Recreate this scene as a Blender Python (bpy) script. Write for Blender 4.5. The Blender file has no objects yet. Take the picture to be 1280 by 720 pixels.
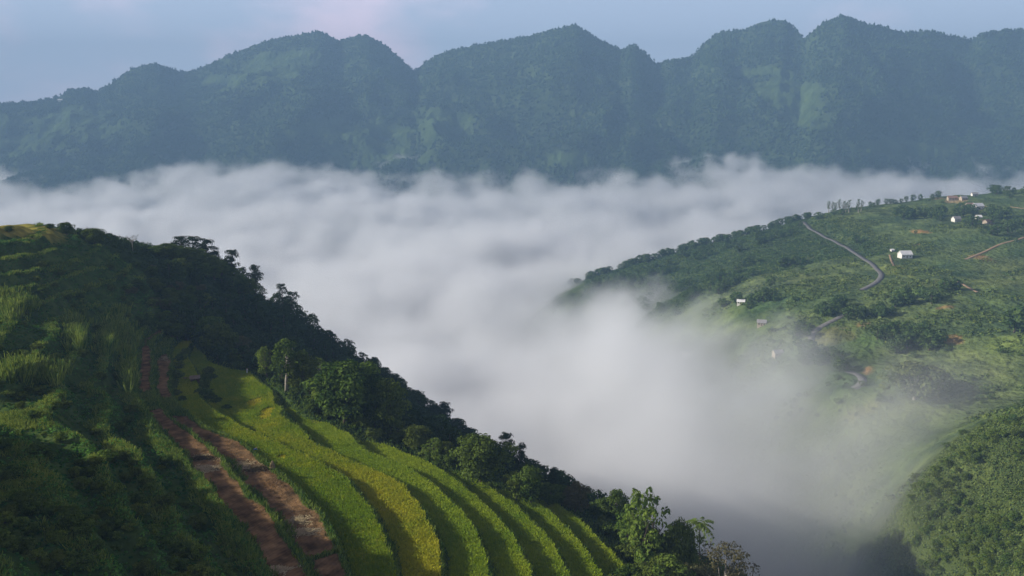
import bpy, math, time
import numpy as np
from mathutils import Vector
T0 = time.time()
R = np.random.default_rng(7)
sc = bpy.context.scene
COL = sc.collection
PI = math.pi

# ------------------------------------------------------------------ camera
FPX, CX, CY, PITCH = 1108.5, 640.0, 360.0, math.atan(210 / 1108.5)
cam_d = bpy.data.cameras.new('camera')
cam = bpy.data.objects.new('camera', cam_d)
COL.objects.link(cam)
cam_d.sensor_width = 36.0
cam_d.lens = 36.0 * FPX / 1280
cam_d.clip_start, cam_d.clip_end = 1.0, 40000.0
cam.location = (0, 0, 0)
cam.rotation_euler = (PI / 2 - PITCH, 0, 0)
sc.camera = cam
CP, SP = math.cos(PITCH), math.sin(PITCH)


def ray(px, py):
    """Unit-forward ray of a photograph pixel: (x, y, z) per metre of ground distance y."""
    u, v = (np.asarray(px, float) - CX) / FPX, (CY - np.asarray(py, float)) / FPX
    dy, dz = CP + v * SP, -SP + v * CP
    return u / dy, dz / dy


def at_y(px, py, Y):
    a, b = ray(px, py)
    return np.stack([a * Y, np.ones_like(a) * Y, b * Y], -1)


def at_z(px, py, z):
    a, b = ray(px, py)
    Y = z / b
    return np.stack([a * Y, Y, np.ones_like(a) * z], -1)


def depth_of(p):
    return p[1] * CP - p[2] * SP


# ------------------------------------------------------------------ noise
def _hash(ix, iy, seed):
    h = (ix * 374761393 + iy * 668265263 + seed * 974634777) & 0xFFFFFFFF
    h = ((h ^ (h >> 13)) * 1274126177) & 0xFFFFFFFF
    return ((h ^ (h >> 16)) & 0xFFFFFF) / float(0xFFFFFF)


def vnoise(x, y, seed=0):
    x0, y0 = np.floor(x), np.floor(y)
    fx, fy = x - x0, y - y0
    ix, iy = x0.astype(np.int64), y0.astype(np.int64)
    fx, fy = fx * fx * fx * (fx * (fx * 6 - 15) + 10), fy * fy * fy * (fy * (fy * 6 - 15) + 10)
    a, b = _hash(ix, iy, seed), _hash(ix + 1, iy, seed)
    c, d = _hash(ix, iy + 1, seed), _hash(ix + 1, iy + 1, seed)
    return (a + (b - a) * fx) * (1 - fy) + (c + (d - c) * fx) * fy


def fbm(x, y, seed=0, octaves=4, gain=0.5):
    s, amp, tot = 0.0, 1.0, 0.0
    for o in range(octaves):
        s = s + amp * (vnoise(x * 2 ** o + 17.3 * o, y * 2 ** o - 9.1 * o, seed + o) * 2 - 1)
        tot += amp
        amp *= gain
    return s / tot


def sstep(a, b, x):
    t = np.clip((x - a) / (b - a), 0, 1)
    return t * t * (3 - 2 * t)


class TPS:
    def __init__(self, P, z, lam=0.0):
        self.P = np.asarray(P, float) / 100
        n = len(self.P)
        K = self._k(self.P, self.P) + lam * np.eye(n)
        Q = np.c_[np.ones(n), self.P]
        A = np.block([[K, Q], [Q.T, np.zeros((3, 3))]])
        w = np.linalg.solve(A, np.r_[np.asarray(z, float), 0, 0, 0])
        self.w, self.a = w[:n], w[n:]

    @staticmethod
    def _k(A, B):
        r2 = ((A[:, None, :] - B[None, :, :]) ** 2).sum(-1)
        return 0.5 * r2 * np.log(r2 + 1e-12)

    def __call__(self, x, y):
        sh = x.shape
        Q = np.c_[x.ravel(), y.ravel()] / 100
        out = np.empty(len(Q))
        for i in range(0, len(Q), 20000):
            q = Q[i:i + 20000]
            out[i:i + 20000] = self._k(q, self.P) @ self.w + self.a[0] + q @ self.a[1:]
        return out.reshape(sh)


def in_poly(x, y, poly):
    inside = np.zeros(x.shape, bool)
    n = len(poly)
    for i in range(n):
        x1, y1 = poly[i]
        x2, y2 = poly[(i + 1) % n]
        c = ((y1 > y) != (y2 > y)) & (x < (x2 - x1) * (y - y1) / (y2 - y1 + 1e-12) + x1)
        inside ^= c
    return inside


def dist_poly(x, y, line):
    d = np.full(x.shape, 1e9)
    for (x1, y1), (x2, y2) in zip(line[:-1], line[1:]):
        dx, dy = x2 - x1, y2 - y1
        t = np.clip(((x - x1) * dx + (y - y1) * dy) / (dx * dx + dy * dy + 1e-9), 0, 1)
        d = np.minimum(d, np.hypot(x - x1 - t * dx, y - y1 - t * dy))
    return d


# ------------------------------------------------------------------ mesh helpers
def mesh_from(name, V, F, mats=(), attrs=None, mat_idx=None, smooth=False, vcol=None):
    V = np.ascontiguousarray(V, np.float32)
    me = bpy.data.meshes.new(name)
    me.vertices.add(len(V))
    me.vertices.foreach_set('co', V.ravel())
    Fs = F if isinstance(F, list) else [F]
    Fs = [np.asarray(f, np.int32) for f in Fs if len(f)]
    tot = sum(f.size for f in Fs)
    me.loops.add(tot)
    me.loops.foreach_set('vertex_index', np.concatenate([f.ravel() for f in Fs]))
    sizes = np.concatenate([np.full(len(f), f.shape[1], np.int32) for f in Fs])
    me.polygons.add(len(sizes))
    me.polygons.foreach_set('loop_start', np.r_[0, np.cumsum(sizes)[:-1]].astype(np.int32))
    if mat_idx is not None:
        me.polygons.foreach_set('material_index', np.asarray(mat_idx, np.int32))
    for m in mats:
        me.materials.append(m)
    me.update(calc_edges=True)
    if smooth:
        me.polygons.foreach_set('use_smooth', np.ones(len(sizes), bool))
    for k, (dom, val) in (attrs or {}).items():
        a = me.attributes.new(k, 'FLOAT', dom)
        a.data.foreach_set('value', np.asarray(val, np.float32))
    if vcol is not None:
        a = me.attributes.new('land', 'FLOAT_COLOR', 'POINT')
        c = np.ones((len(V), 4), np.float32)
        c[:, :3] = vcol
        a.data.foreach_set('color', c.ravel())
    return me


def link(name, me, parent=None, loc=(0, 0, 0)):
    o = bpy.data.objects.new(name, me)
    COL.objects.link(o)
    o.location = loc
    if parent is not None:
        o.parent = parent
    return o


def empty(name, loc=(0, 0, 0), rz=0.0):
    o = bpy.data.objects.new(name, None)
    COL.objects.link(o)
    o.location = loc
    o.rotation_euler = (0, 0, rz)
    o.empty_display_size = 1.0
    return o


def tag(o, label, cat=None, group=None, kind=None):
    o['label'] = label
    if cat:
        o['category'] = cat
    if group:
        o['group'] = group
    if kind:
        o['kind'] = kind
    return o


class MB:
    """Collects simple solids into one mesh."""
    def __init__(self):
        self.V, self.F = [], []
        self.n = 0

    def add(self, v, f):
        v = np.asarray(v, float)
        self.V.append(v)
        self.F += [tuple(i + self.n for i in q) for q in f]
        self.n += len(v)

    def box(self, lo, hi):
        x0, y0, z0 = lo
        x1, y1, z1 = hi
        self.add([(x0, y0, z0), (x1, y0, z0), (x1, y1, z0), (x0, y1, z0), (x0, y0, z1), (x1, y0, z1), (x1, y1, z1), (x0, y1, z1)],
                 [(3, 2, 1, 0), (4, 5, 6, 7), (0, 1, 5, 4), (1, 2, 6, 5), (2, 3, 7, 6), (3, 0, 4, 7)])

    def tube(self, pts, radii, n=6):
        pts = np.asarray(pts, float)
        rings = []
        for i, p in enumerate(pts):
            d = pts[min(i + 1, len(pts) - 1)] - pts[max(i - 1, 0)]
            d /= np.linalg.norm(d) + 1e-9
            a = np.cross(d, (0.13, 0.97, 0.2))
            a /= np.linalg.norm(a)
            b = np.cross(d, a)
            t = np.arange(n) * 2 * PI / n
            rings.append(p + radii[i] * (np.cos(t)[:, None] * a + np.sin(t)[:, None] * b))
        f = []
        for i in range(len(pts) - 1):
            for k in range(n):
                f.append((i * n + k, i * n + (k + 1) % n, (i + 1) * n + (k + 1) % n, (i + 1) * n + k))
        f.append(tuple(range(n))[::-1])
        f.append(tuple((len(pts) - 1) * n + k for k in range(n)))
        self.add(np.concatenate(rings), f)

    def mesh(self, name, mat, smooth=False):
        me = bpy.data.meshes.new(name)
        me.from_pydata(np.concatenate(self.V).tolist(), [], self.F)
        me.materials.append(mat)
        if smooth:
            me.polygons.foreach_set('use_smooth', np.ones(len(me.polygons), bool))
        me.update()
        return me

    def build(self, name, mat, parent=None, smooth=False):
        return link(name, self.mesh(name, mat, smooth), parent)


# ------------------------------------------------------------------ materials
class NT:
    def __init__(self, tree):
        self.t = tree
        tree.nodes.clear()

    def n(self, idname, **kw):
        nd = self.t.nodes.new(idname)
        for k, v in kw.items():
            if k.startswith('in_'):
                nd.inputs[int(k[3:]) if k[3:].isdigit() else k[3:].replace('_', ' ')].default_value = v
            else:
                setattr(nd, k, v)
        return nd

    def l(self, a, b):
        self.t.links.new(a, b)


def new_mat(name):
    m = bpy.data.materials.new(name)
    m.use_nodes = True
    return m, NT(m.node_tree)


def mixrgb(nt, fac, a, b, blend='MIX'):
    m = nt.n('ShaderNodeMix', data_type='RGBA', blend_type=blend)
    for s, v in ((m.inputs[0], fac), (m.inputs[6], a), (m.inputs[7], b)):
        if isinstance(v, (float, int, tuple)):
            s.default_value = v if not isinstance(v, tuple) else (v + (1,) if len(v) == 3 else v)
        else:
            nt.l(v, s)
    return m.outputs[2]


def noise_fac(nt, scale, detail=4, lo=0.35, hi=0.65, coord='Object'):
    tc = nt.n('ShaderNodeTexCoord')
    nz = nt.n('ShaderNodeTexNoise', in_Scale=scale, in_Detail=detail)
    nt.l(tc.outputs[coord], nz.inputs['Vector'])
    mr = nt.n('ShaderNodeMapRange')
    mr.inputs['From Min'].default_value, mr.inputs['From Max'].default_value = lo, hi
    nt.l(nz.outputs['Fac'], mr.inputs['Value'])
    return mr.outputs[0]


def simple_mat(name, a, b=None, scale=1.0, rough=0.8, bump=0.0):
    m, nt = new_mat(name)
    out = nt.n('ShaderNodeOutputMaterial')
    p = nt.n('ShaderNodeBsdfPrincipled')
    p.inputs['Roughness'].default_value = rough
    p.inputs['Specular IOR Level'].default_value = 0.2
    f = noise_fac(nt, scale)
    nt.l(mixrgb(nt, f, a, b or tuple(c * 0.7 for c in a)), p.inputs['Base Color'])
    if bump:
        bp = nt.n('ShaderNodeBump', in_Strength=0.6, in_Distance=bump)
        nt.l(noise_fac(nt, scale * 4), bp.inputs['Height'])
        nt.l(bp.outputs[0], p.inputs['Normal'])
    nt.l(p.outputs[0], out.inputs[0])
    return m


def leaf_mat(name, a, b, c=None, var=0.35, trans=0.3):
    """Leaf colours a..b by a per-leaf tone attribute, shifted per plant towards c."""
    m, nt = new_mat(name)
    out = nt.n('ShaderNodeOutputMaterial')
    at = nt.n('ShaderNodeAttribute', attribute_name='tone')
    col = mixrgb(nt, at.outputs['Fac'], a, b)
    oi = nt.n('ShaderNodeObjectInfo')
    mul = nt.n('ShaderNodeMath', operation='MULTIPLY', in_1=var)
    nt.l(oi.outputs['Random'], mul.inputs[0])
    col = mixrgb(nt, mul.outputs[0], col, c or b)
    df = nt.n('ShaderNodeBsdfDiffuse')
    tr = nt.n('ShaderNodeBsdfTranslucent')
    mx = nt.n('ShaderNodeMixShader')
    mx.inputs[0].default_value = trans
    nt.l(col, df.inputs[0])
    nt.l(col, tr.inputs[0])
    nt.l(df.outputs[0], mx.inputs[1])
    nt.l(tr.outputs[0], mx.inputs[2])
    nt.l(mx.outputs[0], out.inputs[0])
    return m


def land_mat(name, scale, bump, bscale):
    m, nt = new_mat(name)
    out = nt.n('ShaderNodeOutputMaterial')
    df = nt.n('ShaderNodeBsdfDiffuse')
    at = nt.n('ShaderNodeAttribute', attribute_name='land')
    f1 = noise_fac(nt, scale, 6, 0.3, 0.7)
    dark = mixrgb(nt, 1.0, at.outputs['Color'], (0.55, 0.6, 0.6), 'MULTIPLY')
    lite = mixrgb(nt, 1.0, at.outputs['Color'], (1.35, 1.3, 1.15), 'MULTIPLY')
    nt.l(mixrgb(nt, f1, dark, lite), df.inputs[0])
    bp = nt.n('ShaderNodeBump', in_Strength=0.8, in_Distance=bump)
    nt.l(noise_fac(nt, bscale, 5, 0.2, 0.8), bp.inputs['Height'])
    nt.l(bp.outputs[0], df.inputs['Normal'])
    nt.l(df.outputs[0], out.inputs[0])
    return m


M = {
    'hill': land_mat('hill_soil_and_grass', 0.35, 0.25, 1.6),
    'far_hill': land_mat('hillside_pasture', 0.06, 3.5, 0.2),
    'mountain': land_mat('mountain_forest_floor', 0.012, 8.0, 0.05),
    'valley': simple_mat('valley_floor', (0.03, 0.05, 0.03), (0.05, 0.075, 0.04), 0.01, 0.9),
    'bark': simple_mat('bark', (0.10, 0.075, 0.055), (0.05, 0.04, 0.03), 2.0, 0.9, 0.05),
    'pale_bark': simple_mat('pale_bark', (0.34, 0.31, 0.26), (0.2, 0.18, 0.15), 2.0, 0.9, 0.03),
    'leaf': leaf_mat('broad_leaves', (0.026, 0.058, 0.012), (0.105, 0.16, 0.03), (0.13, 0.13, 0.025)),
    'leaf_light': leaf_mat('light_leaves', (0.05, 0.10, 0.017), (0.16, 0.225, 0.04), (0.17, 0.175, 0.036)),
    'leaf_olive': leaf_mat('olive_leaves', (0.05, 0.055, 0.022), (0.12, 0.12, 0.055), (0.13, 0.10, 0.05)),
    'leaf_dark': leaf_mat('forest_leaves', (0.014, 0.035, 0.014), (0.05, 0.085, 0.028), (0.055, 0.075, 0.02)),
    'needle': leaf_mat('pine_needles', (0.012, 0.026, 0.013), (0.035, 0.055, 0.022), (0.03, 0.045, 0.02), 0.3, 0.15),
    'far_leaf': leaf_mat('hillside_leaves', (0.034, 0.074, 0.026), (0.10, 0.155, 0.046), (0.115, 0.15, 0.045)),
    'mount_leaf': leaf_mat('mountain_leaves', (0.02, 0.045, 0.02), (0.05, 0.085, 0.03), None, 0.0, 0.1),
    'grass': leaf_mat('hill_grass', (0.036, 0.10, 0.019), (0.29, 0.335, 0.062), None, 0.0, 0.35),
    'under': leaf_mat('undergrowth_leaves', (0.017, 0.072, 0.02), (0.11, 0.235, 0.04), None, 0.0, 0.3),
    'rice_green': leaf_mat('green_rice', (0.14, 0.245, 0.02), (0.345, 0.41, 0.034), None, 0.0, 0.35),
    'rice_yellow': leaf_mat('ripening_rice', (0.165, 0.26, 0.02), (0.46, 0.425, 0.033), None, 0.0, 0.35),
    'straw': leaf_mat('straw', (0.18, 0.145, 0.08), (0.44, 0.36, 0.21), None, 0.0, 0.15),
    'asphalt': simple_mat('asphalt', (0.11, 0.107, 0.104), (0.15, 0.145, 0.14), 0.5, 0.9),
    'dirt': simple_mat('dirt_track', (0.30, 0.21, 0.13), (0.22, 0.15, 0.09), 0.2, 0.95),
    'white_wall': simple_mat('whitewashed_wall', (0.75, 0.72, 0.66), (0.6, 0.57, 0.52), 0.6, 0.8),
    'tan_wall': simple_mat('earth_wall', (0.42, 0.35, 0.27), (0.34, 0.28, 0.21), 0.6, 0.9),
    'white_roof': simple_mat('pale_sheet_roof', (0.8, 0.79, 0.77), (0.68, 0.67, 0.65), 0.4, 0.5),
    'grey_roof': simple_mat('grey_tile_roof', (0.30, 0.29, 0.29), (0.22, 0.21, 0.21), 0.8, 0.8),
    'red_roof': simple_mat('red_tile_roof', (0.27, 0.17, 0.13), (0.2, 0.13, 0.1), 0.8, 0.8),
    'dark': simple_mat('dark_opening', (0.05, 0.045, 0.04), (0.03, 0.03, 0.03), 1.0, 0.6),
    'wood': simple_mat('weathered_wood', (0.16, 0.10, 0.065), (0.1, 0.06, 0.04), 2.0, 0.9),
    'skin': simple_mat('skin', (0.42, 0.26, 0.18), (0.38, 0.23, 0.16), 3.0, 0.6),
    'blue_cloth': simple_mat('blue_cloth', (0.02, 0.22, 0.55), (0.02, 0.16, 0.42), 4.0, 0.9),
    'white_cloth': simple_mat('white_cloth', (0.78, 0.78, 0.8), (0.65, 0.65, 0.68), 4.0, 0.9),
    'dark_cloth': simple_mat('dark_cloth', (0.05, 0.05, 0.07), (0.03, 0.03, 0.045), 4.0, 0.9),
    'hair': simple_mat('black_hair', (0.015, 0.013, 0.012), (0.02, 0.018, 0.016), 5.0, 0.5),
    'hat': simple_mat('palm_leaf_hat', (0.5, 0.4, 0.24), (0.42, 0.33, 0.19), 5.0, 0.8),
}

# ------------------------------------------------------------------ the terraced hill on the left
S, ZA = 2.5, -76.0          # riser height, level of the reference lip
LIPS = {
    3: [(178, 485), (182, 505), (192, 525), (213, 555), (237, 585), (262, 615), (295, 655), (320, 690), (333, 718), (345, 745)],
    2: [(194, 440), (192, 470), (194, 500), (204, 520), (222, 532), (246, 548), (270, 570), (288, 590), (313, 617), (338, 647), (363, 680), (381, 720), (395, 750)],
    1: [(214, 425), (209, 450), (206, 485), (218, 505), (240, 522), (262, 537), (306, 557), (336, 582), (366, 607), (392, 637), (416, 667), (432, 690), (444, 720), (455, 750)],
    0: [(232, 448), (236, 470), (240, 492), (255, 512), (280, 525), (305, 536), (335, 548), (367, 562), (400, 580), (425, 600), (450, 622), (466, 642), (478, 665), (483, 690), (487, 720), (490, 750)],
    -1: [(325, 465), (342, 485), (342, 497), (350, 515), (370, 537), (400, 560), (432, 576), (460, 585), (485, 594), (500, 602), (515, 617), (530, 637), (537, 652), (545, 675), (548, 700), (549, 720), (549, 750)],
    -2: [(420, 518), (432, 532), (437, 550), (446, 562), (470, 571), (500, 583), (525, 598), (550, 620), (575, 645), (592, 667), (602, 690), (608, 720), (611, 750)],
    -3: [(505, 560), (537, 577), (562, 595), (587, 617), (612, 637), (630, 660), (645, 680), (655, 700), (661, 720), (666, 750)],
    -4: [(560, 583), (600, 602), (625, 622), (650, 642), (675, 665), (695, 687), (707, 702), (715, 720), (724, 750)],
    -5: [(610, 600), (650, 620), (687, 645), (720, 675), (737, 700), (746, 720), (757, 750)],
    -6: [(672, 622), (712, 630), (725, 650), (750, 675), (770, 695), (787, 715), (805, 750)],
}
ctrl = []
for k, pl in LIPS.items():
    pl = np.array(pl, float)
    ctrl += at_z(pl[:, 0], pl[:, 1], ZA + S * k).tolist()
# the wild slope above, the ridge, the spur behind the tree line
for px, py, z in [(110, 400, -61), (95, 480, -64), (120, 535, -64), (150, 575, -63.5), (200, 650, -63), (240, 715, -62),
                  (60, 440, -57), (40, 500, -59), (80, 570, -59), (130, 650, -58), (160, 715, -57), (0, 720, -52), (0, 620, -55),
                  (0, 540, -56), (0, 450, -54), (50, 400, -54), (140, 460, -65.5), (160, 510, -66), (170, 400, -66)]:
    ctrl.append(at_z(px, py, z).tolist())
for px, py, Y in [(0, 281, 300), (50, 282, 305), (78, 291, 312), (100, 301, 318), (120, 306, 325), (150, 310, 335), (175, 314, 348),
                  (225, 322, 368), (260, 334, 385), (290, 350, 400), (330, 376, 420), (375, 406, 440), (420, 440, 455), (470, 482, 470),
                  (530, 522, 485), (590, 560, 500), (640, 590, 508), (690, 618, 512), (735, 660, 510),
                  (0, 330, 268), (60, 345, 270), (110, 340, 292), (160, 350, 310), (200, 380, 315), (240, 400, 320), (300, 400, 365),
                  (350, 440, 345), (400, 470, 335), (450, 500, 330), (520, 545, 325), (570, 570, 330), (620, 598, 320), (690, 628, 300),
                  (760, 650, 260), (800, 660, 232), (800, 700, 208), (860, 722, 190), (930, 722, 216), (1000, 765, 232),
                  (-120, 300, 300), (-120, 420, 240), (-160, 560, 170), (-200, 730, 110)]:
    ctrl.append(at_y(px, py, Y).tolist())
ctrl += [(150, 250, -190), (250, 320, -300), (120, 130, -150), (260, 150, -290), (0, 620, -310), (120, 460, -330), (-60, 590, -250), (-150, 520, -170),
         (-230, 420, -90), (-300, 380, -70), (-330, 300, -30), (-320, 150, 0), (-260, 60, 10), (0, 60, -82), (80, 60, -120), (-120, 60, -38), (-420, 700, -250), (330, 500, -340), (-400, 560, -170),
         (-150, 150, -43), (-165, 110, -31), (-150, 200, -46), (-190, 200, -35), (-200, 150, -27), (-200, 250, -33), (-110, 100, -47)]
ctrl = np.array(ctrl)
hill_tps = TPS(ctrl[:, :2], ctrl[:, 2], 0.02)

TREELINE = [(250, 425), (275, 445), (305, 452), (330, 462), (345, 480), (362, 495), (385, 515), (410, 521), (436, 537), (460, 542), (490, 549), (520, 567), (540, 578), (565, 586), (600, 602), (640, 613), (674, 618), (716, 623), (740, 640), (768, 664), (788, 684), (808, 708), (832, 752)]
# z along the tree line by level of the nearest lip
tl_z = np.interp([p[0] for p in TREELINE], [250, 300, 345, 420, 505, 560, 610, 680, 812], [-75.5, -76.5, -78, -80, -82.5, -85, -87.5, -90, -90.5])
tl = at_z([p[0] for p in TREELINE], [p[1] for p in TREELINE], tl_z)[:, :2]
ZONE = [tuple(p) for p in tl] + [(60, 60), (-300, 60), (-300, 330), (-140, 330), (-115, 300)]

xs = np.concatenate([np.arange(-430, -125, 3.2), np.arange(-125, 62, 0.42), np.arange(62, 340, 4)])
ys = np.concatenate([np.arange(40, 110, 1.6), np.arange(110, 300, 0.42), np.arange(300, 760, 3)])
GX, GY = np.meshgrid(xs, ys)
zs = hill_tps(GX, GY)
hw = (zs - ZA) / S + fbm(GX / 9, GY / 9, 3, 3) * 0.10
wild = sstep(2.75, 3.4, hw)
hw = hw + wild * (fbm(GX / 26, GY / 26, 5, 3) * 0.55)
kk = np.floor(hw)
fr = hw - kk
wr = 0.17 + 0.3 * wild
stepf = sstep(0, 1, (fr - (1 - wr)) / wr)
zt = ZA + S * (kk + stepf) + (S * 0.12) * (1 - wild) * (np.exp(-(fr / 0.04) ** 2))
h2 = hw / 1.5
k2 = np.floor(h2)
f2 = h2 - k2                      # position between two banks of the wild slope
zw = ZA + 1.5 * S * (k2 + sstep(0.0, 1.0, (f2 - 0.55) / 0.42) * 0.97 + 0.03 * f2) + 0.5 * np.exp(-(f2 / 0.10) ** 2)
zt = zt * (1 - wild) + zw * wild
inz = in_poly(GX, GY, ZONE)
dz = dist_poly(GX, GY, [tuple(p) for p in tl])
zonew = np.where(inz, sstep(0, 3.5, dz), 0.0)
lowh = np.clip((hw + 7.2) / 0.6, 0, 1)      # no terraces below the last lip
zonew = zonew * lowh
HZ = zs * (1 - zonew) + zt * zonew
HZ = np.where(zonew < 0.5, HZ - 0.4 * (1 - zonew) + fbm(GX / 14, GY / 14, 9, 4) * 1.6 * (1 - zonew), HZ)
HZ += wild * zonew * (fbm(GX / 3.5, GY / 3.5, 21, 3) * 0.6 + fbm(GX / 16, GY / 16, 23, 2) * 1.0)
# the shoulder of the hill outside the frame on the left, which shades the near terraces
sh_g = np.exp(-((GX + 165) / 34) ** 2 / 2 - ((GY - 103) / 30) ** 2 / 2)
HZ += 54 * sh_g
HZ = np.maximum(HZ, -345)


def bil(G, x, y):
    i = np.clip(np.searchsorted(xs, x) - 1, 0, len(xs) - 2)
    j = np.clip(np.searchsorted(ys, y) - 1, 0, len(ys) - 2)
    u = np.clip((x - xs[i]) / (xs[i + 1] - xs[i]), 0, 1)
    v = np.clip((y - ys[j]) / (ys[j + 1] - ys[j]), 0, 1)
    return (G[j, i] * (1 - u) + G[j, i + 1] * u) * (1 - v) + (G[j + 1, i] * (1 - u) + G[j + 1, i + 1] * u) * v


def hill_z(x, y):
    return bil(HZ, np.asarray(x, float), np.asarray(y, float))


def cast(px, py, zf, y0, y1, step=0.5):
    """First ground point under a photograph pixel."""
    a, b = ray(px, py)
    Y = np.arange(y0, y1, step)
    below = b * Y <= zf(a * Y, Y)
    i = int(np.argmax(below)) if below.any() else len(Y) - 1
    return np.array([float(a * Y[i]), float(Y[i]), float(zf(np.array([a * Y[i]]), np.array([Y[i]]))[0])])


def hill_pt(px, py, y0=105, y1=640):
    return cast(px, py, hill_z, y0, y1)


INZ = inz.astype(float) * (zonew > 0.55)
# land use ------------------------------------------------
paddy = inz & (zonew > 0.6) & (fr < 0.80)
is_soil = paddy & (hw >= 1.0) & (hw < 2.82)
is_rice = paddy & (hw >= -6.02) & (hw < 1.0)
is_soil &= (GX > -130) & (wild < 0.5)
sn = fbm(GX / 5, GY / 5, 35, 4)
is_soil &= (fr > 0.06 + 0.09 * sn) & (fr < 0.70 + 0.22 * sn) & ((GY < 205) | (fbm(GX / 16, GY / 16, 37, 3) > -0.15))
SOILM = is_soil.astype(float)
lc = np.empty(GX.shape + (3,))
nz1 = fbm(GX / 6, GY / 6, 31, 4)[..., None]
lc[:] = (0.045, 0.075, 0.022)
lc += nz1 * np.array((0.02, 0.02, 0.008))
soilc = np.array((0.13, 0.080, 0.042)) * (1 + 0.45 * nz1 + 0.55 * fbm(GX / 1.1, GY / 1.1, 33, 2)[..., None] + 0.18 * np.sin(fr * 60 + 2 * nz1[..., 0])[..., None])
ricec = np.array((0.12, 0.14, 0.025)) * (1 + 0.2 * nz1)
lc = np.where(is_soil[..., None], soilc, lc)
lc = np.where(is_rice[..., None], ricec, lc)
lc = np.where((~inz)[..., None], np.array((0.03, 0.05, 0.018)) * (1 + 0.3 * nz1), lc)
# a dry ochre field on the top of the ridge
gd = GY * CP - HZ * SP
HPX, HPY = CX + FPX * GX / gd, CY - FPX * (HZ * CP + GY * SP) / gd
top = (GY > 255) & (GX < -100) & (in_poly(HPX, HPY, [(-90, 270), (48, 270), (46, 288), (36, 298), (10, 295), (-90, 300)]) | in_poly(HPX, HPY, [(55, 280), (74, 284), (76, 296), (62, 301), (55, 296)]))
TOPM = top.astype(float)
lc = np.where(top[..., None], np.array((0.21, 0.19, 0.045)) * (1 + 0.2 * nz1), lc)
lc = np.clip(lc, 0.004, 1)


def grid_faces(nx, ny):
    i = np.arange((ny - 1) * (nx - 1))
    r, c = i // (nx - 1), i % (nx - 1)
    a = r * nx + c
    return np.stack([a, a + 1, a + nx + 1, a + nx], 1)


me = mesh_from('hill', np.stack([GX, GY, HZ], -1).reshape(-1, 3), grid_faces(len(xs), len(ys)), [M['hill']], vcol=lc.reshape(-1, 3), smooth=True)
tag(link('hill', me), 'steep green hill cut into curving rice terraces', kind='structure')
print('hill', round(time.time() - T0, 1))

# ------------------------------------------------------------------ the hills across the valley on the right
rc = []
for px, py, Y in [(1360, 236, 1310), (1280, 241, 1300), (1200, 246, 1290), (1160, 249, 1280), (1100, 257, 1270), (1040, 266, 1260), (980, 282, 1250),
                  (920, 298, 1240), (860, 317, 1230), (800, 336, 1220), (750, 352, 1210), (680, 385, 1190),
                  (1131, 324, 900), (1100, 350, 830), (1020, 412, 700), (1072, 475, 600), (960, 450, 700), (920, 380, 850), (1000, 320, 1000),
                  (900, 350, 1000), (800, 365, 1130), (1140, 440, 640), (1280, 420, 620), (1200, 360, 760), (1280, 340, 820), (1250, 290, 1000),
                  (1150, 540, 520), (1050, 520, 560), (1280, 500, 520), (1195, 262, 1180), (1100, 290, 1080), (1360, 400, 640), (1360, 300, 980),
                  (1280, 527, 400), (1200, 570, 400), (1150, 602, 395), (1158, 680, 365), (1110, 710, 395), (1280, 620, 345), (1280, 725, 300),
                  (1220, 650, 365), (1360, 520, 400), (1360, 640, 340), (1230, 520, 470), (1000, 480, 640), (900, 430, 780)]:
    rc.append(at_y(px, py, Y).tolist())
rc += [(150, 450, -320), (100, 620, -300), (110, 800, -285), (80, 950, -285), (70, 1100, -285), (0, 1230, -300), (250, 1450, -240), (500, 1500, -230),
       (800, 1500, -220), (1000, 900, -70), (1000, 1300, -80), (550, 300, -110), (300, 220, -240), (150, 330, -330), (800, 500, -80), (400, 180, -200), (-80, 1300, -330), (600, 1700, -300), (1100, 1700, -300), (900, 250, -60)]
rc = np.array(rc)
r_tps = TPS(rc[:, :2], rc[:, 2], 0.02)
rx = np.arange(-100, 1150, 3.5)
ry = np.arange(170, 1720, 4.5)
RX, RY = np.meshgrid(rx, ry)
RZ = r_tps(RX, RY)
RZ += fbm(RX / 90, RY / 90, 41, 5) * 4.5 + fbm(RX / 22, RY / 22, 47, 3) * 1.3
# faint field terraces on the open slopes
tz = np.floor(RZ / 3.0) * 3.0 + 3.0 * sstep(0.55, 1.0, RZ / 3.0 - np.floor(RZ / 3.0))
tw = 0.7 * sstep(0.0, 0.3, fbm(RX / 110, RY / 110, 52, 3))
RZ = RZ * (1 - tw) + tz * tw


def right_z(x, y):
    x, y = np.asarray(x, float), np.asarray(y, float)
    u, v = np.clip((x - rx[0]) / 3.5, 0, len(rx) - 1.001), np.clip((y - ry[0]) / 4.5, 0, len(ry) - 1.001)
    i, j = u.astype(int), v.astype(int)
    u, v = u - i, v - j
    return (RZ[j, i] * (1 - u) + RZ[j, i + 1] * u) * (1 - v) + (RZ[j + 1, i] * (1 - u) + RZ[j + 1, i + 1] * u) * v


def right_pt(px, py, y0=260, y1=1500):
    return cast(px, py, right_z, y0, y1, 1.0)


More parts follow.
